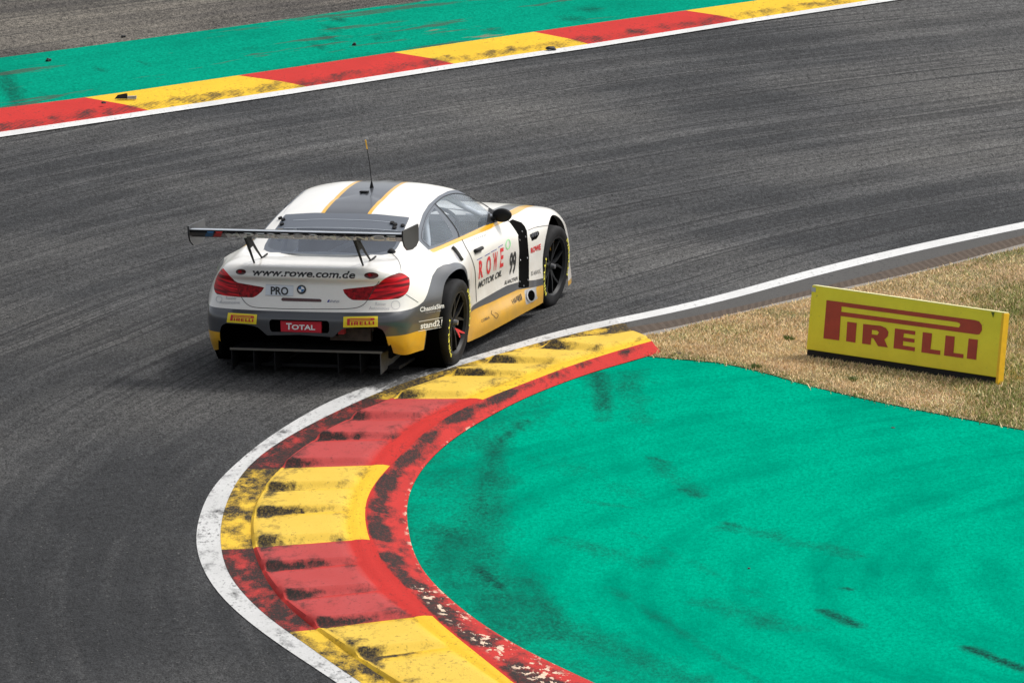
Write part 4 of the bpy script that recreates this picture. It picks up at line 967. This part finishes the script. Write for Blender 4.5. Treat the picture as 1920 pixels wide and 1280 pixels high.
join('spring_maker_lettering', [text('t', 'H&R', Q(Z7, (785, 1140), (880, 1075), (895, 1145), (815, 1205)), M_txk, None, bvh=BVc)] + [patch('t', Z7([(880 + k * 20, 1075 - k * 13), (890 + k * 20, 1068 - k * 13), (912 + k * 20, 1160 - k * 13), (900 + k * 20, 1168 - k * 13)]), M_txk, None, bvh=BVc) for k in range(3)], BODY)
text('sill_lettering', 'COBRA', ((901, 600), (917, 592), (918, 597), (902, 605)), M_txk, BODY, bvh=BVc)
stroke('sill_emblem', [(922, 582), (921, 588), (926, 592), (930, 597), (934, 590), (928, 586)], .9, M_txk, BODY)
text('bumper_lettering', 'ChassisSim', ((787, 576), (832, 568), (832, 577), (787, 585)), M_txw, BUMP, bold=.02, bvh=BVc)
text('bumper_lettering', "The Winner's Edge", ((797, 585), (826, 580), (826, 584), (797, 589)), M_txg, BUMP, bvh=BVc)
text('bumper_lettering', 'stand21', ((788, 605), (829, 598), (829, 610), (788, 617)), M_txw, BUMP, bold=.03, bvh=BVc)
stroke('bumper_rule', [(785, 603), (830, 595)], 1., M_txw, BUMP); stroke('bumper_rule', [(784, 621), (830, 612.5)], 1., M_txw, BUMP)

# side exhaust in its silver box, handles, rivets, vents
def at_side(px, py): return hit(px, py, BVc)
h = at_side(994.5, 554)
V_, F__ = filled(ellipse(994.6, 554, 8.8, 12), 2.5, [ellipse(995, 554, 6.8, 10)])
o = lay('exhaust_outlet', V_, F__, M_silver, CAR, .008, None, BVc)
patch('outlet_opening', ellipse(995, 554, 7.0, 10.2), M_void, o, .004, 3, bvh=BVc)
rv = MB()
for (px, py) in [(979, 434), (974.5, 450), (985.5, 444), (989, 484), (975.5, 488), (974.5, 528), (990, 525), (982, 536)]:
    h = at_side(px, py)
    if h: MB().lathe([(0, 0), (.008, 0), (.006, .004), (0, .005)], 8).build('rivet', M_nut, BODY).matrix_local = Matrix.Translation(h[0]) @ h[1].to_track_quat('Y', 'Z').to_matrix().to_4x4()
def handle(pts, parent, r=.010, mat=None):
    P = []
    for p in pts:
        h = at_side(*p); P.append(h[0] + h[1] * .014)
    return MB().tube(P, r, 8).build('handle', mat or M_carbon, parent, smooth=True)
handle([(888.5, 472), (895, 469), (901, 466)], DOOR, .017, M_rim)
patch('handle_recess', Z7([(228, 385), (330, 358), (350, 385), (330, 420), (240, 460)]), M_gry, DOOR, .003, bvh=BVc)
handle([(846, 465), (851, 469), (857, 477), (862, 486), (864, 489)], BODY, .014, M_seam); patch('handle_recess', [(850, 468), (858, 472), (865, 482), (863, 490), (856, 484)], M_txg, BODY, .003, bvh=BVc)
vn = MB()
for k in range(4):
    a, b = (996 + k * 3.3, 445.5 - k * 1.2), (997.5 + k * 3.2, 437.5 - k * 1.2)
    ha, hb = at_side(*a), at_side(*b)
    if ha and hb: vn.tube([ha[0] + ha[1] * .004, hb[0] + hb[1] * .004], .005, 6)
vn.build('vent_louvre', M_gry, BODY)
hv = [hit(*p, BVc) for p in R8([(150, 205), (250, 205), (350, 205), (450, 205)])]; MB().tube([h_[0] + h_[1] * .012 for h_ in hv if h_], .024, 10).build('air_outlet', M_blk, PB[('bonnet', 0)], smooth=True)
patch('filler_ring', [(0, 0), (0, 1), (1, 1)], M_blk, BODY) if 0 else None

# window fittings
RW = PC[('rear_window', 0)]
for (px, py) in ((526, 410), (531.5, 413), (529, 421.5), (735.5, 419), (741, 422), (739.5, 428), (755, 424)):
    h = hit(px, py)
    if h: MB().lathe([(0, .0), (.018, .0), (.018, .012), (0, .014)], 14).build('window_fastener', M_blk, RW).matrix_local = Matrix.Translation(h[0] + h[1] * .001) @ h[1].to_track_quat('Y', 'Z').to_matrix().to_4x4()
for yy, zz in (((530, 413), (762, 420)), ((520, 424), (757, 430))):
    pass
ln = [(550, 413.5), (600, 411.5), (650, 412), (700, 414), (732, 417)]; stroke('defogger_line', ln, .9, M_alu, RW, .002); stroke('defogger_line', [(533, 428), (580, 427), (640, 427.5), (700, 430), (745, 433)], .9, M_alu, RW, .002)
h = hit(734, 472); MB().lathe([(0, 0), (.035, 0), (.02, .02), (0, .025)], 14).build('vent_cap', M_blk, RW).matrix_local = Matrix.Translation(h[0]) @ h[1].to_track_quat('Y', 'Z').to_matrix().to_4x4()
stroke('panel_gap', [(815, 382), (830, 397), (845, 415), (857, 433), (861, 445)], 1.6, M_blk, ROOF, .003)
stroke('window_gasket', [(816, 381.5), (829, 371), (843, 365), (856.5, 363), (873, 366), (889, 373.5), (902, 380.5), (916, 389)], 1.3, M_blk, ROOF, .003)
stroke('window_gasket', [(815, 382), (801, 402), (793, 425), (790, 445), (793, 452), (805, 463)], .8, M_blk, ROOF, .002)
patch('mirror_base', D9([(1245, 452), (1365, 520), (1400, 600), (1400, 690), (1190, 758), (1210, 680), (1232, 560)]), M_blk, ROOF, .004)
stroke('panel_gap', [(580, 352), (555, 372), (532, 399)], .7, M_txg, ROOF)
# wipers and cage seen through glass
cage = MB()
for s_ in (1, -1):
    cage.tube([(.35, s_ * .66, .45), (.55, s_ * .60, .9), (.75, s_ * .52, 1.14), (1.3, s_ * .52, 1.14), (1.95, s_ * .64, .88)], .022, 10)
    cage.tube([(.75, s_ * .52, 1.13), (.1, s_ * .52, .95)], .02, 10); cage.tube([(.5, s_ * .68, .6), (1.6, s_ * .70, .75)], .02, 10)
cage.tube([(.75, .52, 1.13), (.75, -.52, 1.13)], .022, 10); cage.tube([(.5, .6, .6), (.75, -.52, 1.12)], .022, 10); cage.tube([(1.35, .52, 1.13), (1.35, -.52, 1.13)], .022, 10)
cage.build('roll_cage', M_cage, CAR, smooth=True)
st = MB(); pr = [(.98, .50), (1.0, .75), (1.05, 1.02), (.98, 1.08), (.88, 1.04), (.80, .75), (.78, .42), (1.35, .42), (1.38, .54)]
st.prism(pr, lambda p, a: (p[0], a, p[1]), .12, .58); st.prism([(.9, .88), (1.16, .86), (1.16, 1.05), (.9, 1.08)], lambda p, a: (p[0], a, p[1]), .08, .14); st.prism([(.9, .88), (1.16, .86), (1.16, 1.05), (.9, 1.08)], lambda p, a: (p[0], a, p[1]), .56, .62)
st.build('driver_seat', M_blk, CAR)
sw = MB(); sw.lathe([(.15 + .016 * cos(t), .016 * sin(t)) for t in np.linspace(0, 2 * pi, 9)[:-1]], 28, True).box((0, 0, 0), (.13, .01, .03))
o = sw.build('steering_wheel', M_blk, CAR, smooth=True); o.matrix_local = Matrix.Translation((1.55, -.42, .86)) @ Matrix.Rotation(radians(90), 4, 'Z') @ Matrix.Rotation(radians(-22), 4, 'X')
MB().box((1.85, 0, .78), (.16, .72, .09)).build('dashboard', M_blk, CAR)

# door mirrors
for s_ in (1, -1):
    b = bmesh.new(); bmesh.ops.create_uvsphere(b, u_segments=24, v_segments=14, radius=1)
    for v in b.verts:
        x, y, z = v.co; v.co = Vector((.075 * x * (1.15 if x > 0 else .35), .082 * y, .057 * z * (1 + .15 * (-y * s_ if 0 else 0))))
    me = bpy.data.meshes.new('door_mirror'); b.to_mesh(me); b.free(); me.materials.append(M_blk); me.materials.append(M_cyel)
    me.polygons.foreach_set('use_smooth', [True] * len(me.polygons))
    o = bpy.data.objects.new('door_mirror', me); COL.objects.link(o); o.parent = CAR; o.location = (1.70, s_ * .895, .925)
    MB().tube([(0, -s_ * .05, -.02), (-.02, -s_ * .14, -.06)], .02, 8).build('mirror_arm', M_blk, o)
# aerial
h = hit(697, 352)
an = MB().tube([h[0], h[0] + Vector((0, 0, .05))], [.017, .006], 12).tube([h[0] + Vector((0, 0, .04)), h[0] + Vector((-.03, .004, .20)), h[0] + Vector((-.075, .01, .34))], .0032, 6).build('aerial', M_blk, CAR)
MB().tube([h[0] + Vector((-.072, .01, .33)), h[0] + Vector((-.096, .014, .405))], .006, 8).build('aerial_tip', M_cyel, an)
h = hit(683, 361); MB().box(h[0] + Vector((0, 0, .006)), (.022, .035, .006)).build('roof_sensor', M_blk, CAR)

# ---- rear wing
WG = MB(); sec = [(x - .12, z + .032) for x, z in [(-.64, 1.10), (-.72, 1.14), (-.80, 1.168), (-.88, 1.180), (-.95, 1.185), (-1.0, 1.185), (-1.012, 1.185), (-1.012, 1.164), (-1.004, 1.162), (-.93, 1.116), (-.86, 1.106), (-.76, 1.10), (-.67, 1.10)]]
WG.prism(sec, lambda p, a: (p[0], a, p[1]), -.885, .885); WING = WG.build('rear_wing', M_carbon, CAR, angle=40, smooth=True)
MB().box((-1.095, 0, 1.2185), (.030, .885, .0015)).build('wing_edge', M_alu, WING)
BVW = BVHTree.FromPolygons([v.co for v in WING.data.vertices], [p.vertices[:] for p in WING.data.polygons])
MB().box((-1.1335, 0, 1.206), (.0012, .884, .011)).build('gurney_strip', M_blk, WING)
text('lettering', 'PERFORMANCE', ((457, 436.2), (742, 442.2), (742, 451), (457, 445.4)), M_txw, WING, bold=.02, space=1.05, bvh=BVW, off=.004)
text('lettering', 'M', ((421, 435.6), (446, 436), (452, 445), (427, 444.5)), M_txw, WING, bold=.03, bvh=BVW, off=.004)
patch('wing_stripe', [(388, 433.5), (402, 433.8), (398, 443), (384, 442.7)], M_cblue, WING, .003, 3, bvh=BVW); patch('wing_stripe', [(404, 433.8), (418, 434.1), (414, 443.4), (400, 443.1)], M_strd, WING, .003, 3, bvh=BVW)
for s_ in (1, -1):
    E_ = [(-1.15, 1.25), (-.72, 1.24), (-.71, 1.225), (-.715, 1.10), (-.78, 1.07), (-.90, 1.06), (-1.03, 1.075), (-1.11, 1.12), (-1.15, 1.18)]
    MB().prism(E_, lambda p, a: (p[0], a, p[1]), s_ * .886, s_ * .898).build('endplate', M_carbon, WING)
    L_ = MB(); sy = s_ * .455
    L_.tube([(-1.02, sy, 1.145), (-.88, sy, .99), (-.785, sy, .887)], [.013, .010, .007], 8).tube([(-.90, sy, 1.12), (-.73, sy, 1.0), (-.59, sy, .912)], [.013, .010, .007], 8).tube([(-.79, sy, .885), (-.59, sy, .912), (-.45, sy, .922)], .008, 8)
    L_.prism([(-1.05, 1.15), (-.88, 1.13), (-.84, 1.05), (-.94, 1.04)], lambda p, a: (p[0], a, p[1]), sy - .006, sy + .006)
    L_.build('wing_support', M_blk, CAR, smooth=False)

# ---- wheels
def make_wheel(name):
    r = MB()
    r.lathe([(.262, -.150), (.268, -.142), (.262, -.130), (.246, -.128), (.240, -.110), (.232, -.02), (.232, .13), (.262, .15), (.20, .13), (.20, .02), (.226, -.10), (.236, -.125), (.250, -.148)], 56, True)
    for k in range(5):
        for s_ in (-1, 1):
            a0 = 2 * pi * k / 5 + s_ * .06; a1 = 2 * pi * k / 5 + s_ * .34
            for (ra, rb, wa, wb, ya, yb) in ((.045, .14, .014, .011, -.105, -.118), (.14, .243, .011, .008, -.118, -.130)):
                aa = a0 + (a1 - a0) * (ra - .045) / .2; ab = a0 + (a1 - a0) * (rb - .045) / .2
                A_ = Vector((cos(aa) * ra, ya, sin(aa) * ra)); B_ = Vector((cos(ab) * rb, yb, sin(ab) * rb)); d = (B_ - A_).normalized(); n_ = Vector((0, 1, 0)).cross(d).normalized(); u = Vector((0, 1, 0))
                V = [A_ + n_ * wa, A_ - n_ * wa, A_ - n_ * wa * .6 + u * .03, A_ + n_ * wa * .6 + u * .03, B_ + n_ * wb, B_ - n_ * wb, B_ - n_ * wb * .6 + u * .026, B_ + n_ * wb * .6 + u * .026]
                r.add(V, [(0, 1, 2, 3), (7, 6, 5, 4), (0, 4, 5, 1), (1, 5, 6, 2), (2, 6, 7, 3), (3, 7, 4, 0)])
    r.lathe([(0, -.100), (.045, -.098), (.058, -.088), (.06, -.05), (0, -.05)], 32)
    rim = r.build(name, M_rim, CAR, smooth=True, angle=35); rim.data.materials.append(M_void)
    for p_ in rim.data.polygons[:56 * 13]:
        if p_.center.y > -.12 and hypot(p_.center.x, p_.center.z) < .25: p_.material_index = 1
    t = MB(); t.lathe([(.262, -.150), (.285, -.157), (.315, -.157), (.334, -.150), (.346, -.136), (.351, -.110), (.352, 0), (.351, .11), (.346, .136), (.33, .15), (.262, .15), (.262, 0)], 72, True)
    ty = t.build('tyre', M_rub, rim, smooth=True, angle=50)
    V, Fc = textmesh('PIRELLI', bold=.02)
    arcs = []
    for (c0, sp) in ((.25, 1.15), (.25 + pi, 1.15)):
        P = []
        for p in V:
            th = c0 - sp / 2 + sp * p[0]; rr = .2875 + .034 * p[1]; P.append((rr * cos(-th + pi / 2), -.1595, rr * sin(-th + pi / 2)))
        arcs.append(mk('a', P, Fc, M_yt))
    for a_ in arcs: a_.name = 'tyre_lettering'; a_.parent = ty
    MB().lathe([(0, -.148), (.020, -.146), (.026, -.112), (0, -.112)], 12).build('hub_nut', M_nut, rim)
    MB().lathe([(.06, -.02), (.18, -.02), (.18, .012), (.06, .012)], 40, True).build('brake_disc', M_disc, rim)
    MB().box((.10, .0, .13), (.07, .045, .05), Matrix.Rotation(.8, 3, 'Y')).build('brake_caliper', M_gry, rim)
    return rim
MR = (Mc.to_3x3().inverted()).to_4x4()
Rz = Matrix.Rotation(0, 4, 'Z')
flat = Matrix((( fv[0], lv[0], 0), (fv[1], lv[1], 0), (0, 0, 1))).to_4x4()     # unrolled car axes
def place(o, x, y, z, steer=0., spin=0., camber=0., scale=1.):
    s_ = 1 if y > 0 else -1
    m = flat @ Matrix.Translation((x, y, z)) @ Matrix.Rotation(steer, 4, 'Z')
    m = m @ Matrix.Rotation(-s_ * camber, 4, 'X')
    if s_ > 0: m = m @ Matrix.Rotation(pi, 4, 'Z')
    m = m @ Matrix.Rotation(spin, 4, 'Y') @ Matrix.Diagonal((scale, 1, scale, 1))
    o.matrix_local = MCI @ m
def copy_tree(o, parent=None):
    c = o.copy(); COL.objects.link(c); c.parent = parent or o.parent
    for ch in list(o.children): copy_tree(ch, c)
    return c
w0 = make_wheel('wheel')
ws = [w0] + [copy_tree(w0) for _ in range(3)]
cam_ = radians(3.0)
place(ws[0], 0, -.845, .352, 0, 1.0, cam_); place(ws[1], 0, .845, .352, 0, .3, cam_)
place(ws[2], 2.901, -.85, .340, radians(-4.5), 1.15, radians(3.5), .966); place(ws[3], 2.901, .85, .340, radians(-4.5), 2., radians(3.5), .966)
bmB.free(); bmC.free()
bpy.context.view_layer.update()
def wheel_mark(w, pts, y, mat):
    P = []
    mw = w.matrix_world.inverted()
    for p in pts:
        d = (MCI.to_3x3() @ Vector(ray(*p))); q = CO + d * ((y - CO.y) / d.y); P.append(mw @ (Mc @ q))
    bm = bmesh.new(); vs = [bm.verts.new(p) for p in P]; bmesh.ops.triangle_fill(bm, use_beauty=True, edges=[bm.edges.new((vs[i], vs[(i + 1) % len(vs)])) for i in range(len(vs))]); me = bpy.data.meshes.new('spoke_sticker'); bm.to_mesh(me); bm.free(); me.materials.append(mat)
    o = bpy.data.objects.new('spoke_sticker', me); COL.objects.link(o); o.parent = w
wheel_mark(ws[0], Z(800, 500, 6.4, [(335, 735), (365, 740), (405, 762), (458, 788), (455, 802), (425, 796), (388, 786), (400, 815), (404, 850), (392, 848), (376, 800), (350, 758)]), -.992, M_txr)
wheel_mark(ws[2], Z(980, 390, 6.4, [(366, 330), (376, 335), (378, 400), (362, 460), (340, 508), (330, 508), (328, 480), (312, 440), (303, 415), (312, 410), (330, 440), (342, 470), (358, 430), (366, 385)]), -.97, M_cyel)

# ============================================================ advertising board
bl, br = np.array(gnd(1510.5, 670)), np.array(gnd(1868.5, 723.5)); du = (br - bl) / np.linalg.norm(br - bl); LEN = float(np.linalg.norm(br - bl))
up2 = np.array([-du[1], du[0]]); LN = radians(7.7); HB = .585; TH = .065
BD = bpy.data.objects.new('advertising_board', None); COL.objects.link(BD)
ux = Vector((du[0], du[1], 0)); wv = Vector((up2[0] * sin(LN), up2[1] * sin(LN), cos(LN))); nv = ux.cross(wv)          # nv points to the camera side
if nv.y > 0: nv = -nv
BD.matrix_world = Matrix(((ux.x, -nv.x, wv.x, bl[0]), (ux.y, -nv.y, wv.y, bl[1]), (ux.z, -nv.z, wv.z, 0), (0, 0, 0, 1)))
tag(BD, 'yellow box shaped board with dark red tyre maker lettering standing in the dry grass', 'advertising board')
M_bd = NT('board_yellow'); ob = M_bd.obj(); nz = M_bd.noise(ob, 3.5, 5, .7); nf = M_bd.noise(ob, 25, 3, .6)
c = M_bd.mix(M_bd.ramp(nz, .3, .7), (.80, .66, .022), (.90, .76, .03)); c = M_bd.mix(M_bd.ramp(nf, .64, .74, 0, .5), c, (.35, .30, .06)); M_bd.col(c); M_bd.rough(.45); M_bd = M_bd.m
M_bl = simple('board_logo_red', (.40, .040, .018), .5, var=.12, scale=9); M_bs = simple('board_side_sunlit', (.86, .50, .012), .45, var=.08); M_bt = simple('board_top_sunlit', (.80, .74, .36), .6, var=.1)  # sunlight on side and top is put into their golden and pale yellows
def bb(name, x0, x1, y0, y1, z0, z1, m, bev=.004):
    o = MB().box(((x0 + x1) / 2, (y0 + y1) / 2, (z0 + z1) / 2), ((x1 - x0) / 2, (y1 - y0) / 2, (z1 - z0) / 2)).build(name, m, BD)
    md = o.modifiers.new('b', 'BEVEL'); md.width = bev; md.segments = 2; return o
zb = .068
face = bb('panel', 0, LEN - .012, 0, TH, zb, HB, M_bd); bb('base', .004, LEN - .02, .006, TH - .006, -.03, zb - .002, M_blk)
bb('side_frame', LEN - .012, LEN + .012, -.003, TH + .003, -.03, HB - .002, M_bs, .003); bb('top_edge', .006, LEN + .01, .001, TH - .001, HB, HB + .006, M_bt, .002)
lg = []
for V, Fc in LOGO: lg.append(mk('l', [(p[0] * (LEN - .014), -.003, zb + p[1] * (HB - zb)) for p in V], Fc, M_bl))
join('board_logo', lg, BD)
sm = MB(); 
for (x, z, a, b) in ((.012, HB - .03, .02, .018),): sm.box((x + .01, -.002, z), (a, .002, b))
sm.build('corner_patch', M_txg, BD)
mk('moss_streak', [(LEN - .12, -.004, HB - .004), (LEN - .085, -.004, HB - .004), (LEN - .095, -.004, HB - .05), (LEN - .105, -.004, HB - .03)], [(0, 1, 2, 3)], simple('moss', (.10, .13, .02), .8), BD)

# ============================================================ debris
def chunk(name, px, py, size, mat, label, cat, seed=0, flatn=.35, zb_=.0, ang=0., long=1.):
    rr = random.Random(seed); b = bmesh.new(); bmesh.ops.create_icosphere(b, subdivisions=2, radius=1)
    for v in b.verts:
        k = 1 + rr.uniform(-.35, .35); v.co = Vector((v.co.x * k * size * long, v.co.y * k * size, max(-.3, v.co.z) * k * size * flatn))
    me = bpy.data.meshes.new(name); b.to_mesh(me); b.free(); me.materials.append(mat); o = bpy.data.objects.new(name, me); COL.objects.link(o)
    g = gnd(px, py); o.location = (g[0], g[1], zb_ + size * flatn * .3); o.rotation_euler = (0, 0, ang); tag(o, label, cat); return o
M_rb = simple('rubber_crumb', (.012, .012, .013), .7)
# broken bodywork piece on the far kerb
g = gnd(237, 191); o = mk('broken_bodywork', [(-.08, 0, .035), (.00, 0, .05), (.01, .03, .04), (-.07, .03, .03), (.01, -.02, .02), (.09, -.03, .028), (.095, .02, .025), (.01, .03, .02), (-.11, -.02, .0), (.01, -.03, .0), (.09, -.04, .0), (.095, .03, 0), (-.07, .04, 0)], [(0, 1, 2, 3), (0, 8, 9, 1), (4, 5, 6, 7), (4, 9, 10, 5), (5, 10, 11, 6), (3, 12, 8, 0), (2, 7, 11, 12, 3), (1, 4, 7, 2), (1, 9, 4)], [M_blk, simple('bodywork_grey', (.25, .25, .24), .5)], mi=[0, 0, 1, 1, 1, 0, 0, 0, 0])
o.location = (g[0], g[1], .03); tag(o, 'black and grey broken bodywork piece lying on a yellow block of the far kerb', 'car debris')
chunk('rubber_chunk', 1032, 97, 0.0358, M_rb, 'black rubber chunk on the white line beside the far kerb', 'car debris', 2, .6, .02, .4, 1.5)
chunk('rubber_chunk', 91, 117, 0.0248, M_rb, 'black rubber chunk on the far green strip at its left end', 'car debris', 3, .9, .01)
chunk('rubber_chunk', 231, 72, 0.0220, M_rb, 'small black rubber chunk on the run-off asphalt above the green strip', 'car debris', 4, .8, .01)
chunk('rubber_chunk', 194, 204, 0.0220, M_rb, 'small black rubber chunk on a red block of the far kerb', 'car debris', 5, .6, .05)
chunk('rubber_chunk', 664, 87, 0.0193, M_rb, 'small black rubber chunk on the far green strip near its middle', 'car debris', 6, .9, .01)
chunk('rubber_chunk', 1391, 54, 0.0193, M_rb, 'small black rubber sliver on the track below the far white line', 'car debris', 7, .4, .0, 0, 1.6)
chunk('rubber_chunk', 1271, 666, 0.0193, M_rb, 'black rubber shard at the corner where green paint meets dry grass', 'car debris', 8, .6, .01, .5, 1.7)
chunk('pebble', 1404, 1067, 0.0110, M_rb, 'dark round pebble in the middle of the green run-off', 'stone', 9, .8, .004)
chunk('rubber_chunk', 1674, 803, 0.0121, M_rb, 'small dark rubber curl on the green run-off below the yellow board', 'car debris', 10, .5, .004, 0, 1.5)

# green weeds standing in the dry grass
M_weed = simple('weed_green', (.15, .20, .06), .8, var=.4, scale=60)
for (px, py, n_, hh, lb) in ((1482, 640, 36, .05, 'green weed tuft in the dry grass left of the yellow board'), (1418, 692, 50, .04, 'low dark green weed tuft at the edge of the green paint'), (1600, 716, 36, .04, 'green weed tuft in front of the yellow board near its middle')):
    g = gnd(px, py); rr = random.Random(px); m_ = MB()
    for k in range(n_):
        a = rr.uniform(0, 2 * pi); r0 = rr.uniform(0, .022); l_ = rr.uniform(.4, 1) * hh; w_ = .005; x, y = r0 * cos(a) * 1.6, r0 * sin(a) * 2.5; dx, dy = cos(a) * l_ * .8, sin(a) * l_ * .8
        m_.add([(x - w_, y, 0), (x + w_, y, 0), (x + w_ + dx * .5, y + dy * .5, l_ * .7), (x + dx, y + dy, l_)], [(0, 1, 2, 3)])
    o = m_.build('weed', M_weed); o.location = (g[0], g[1], .01); tag(o, lb, 'weed')
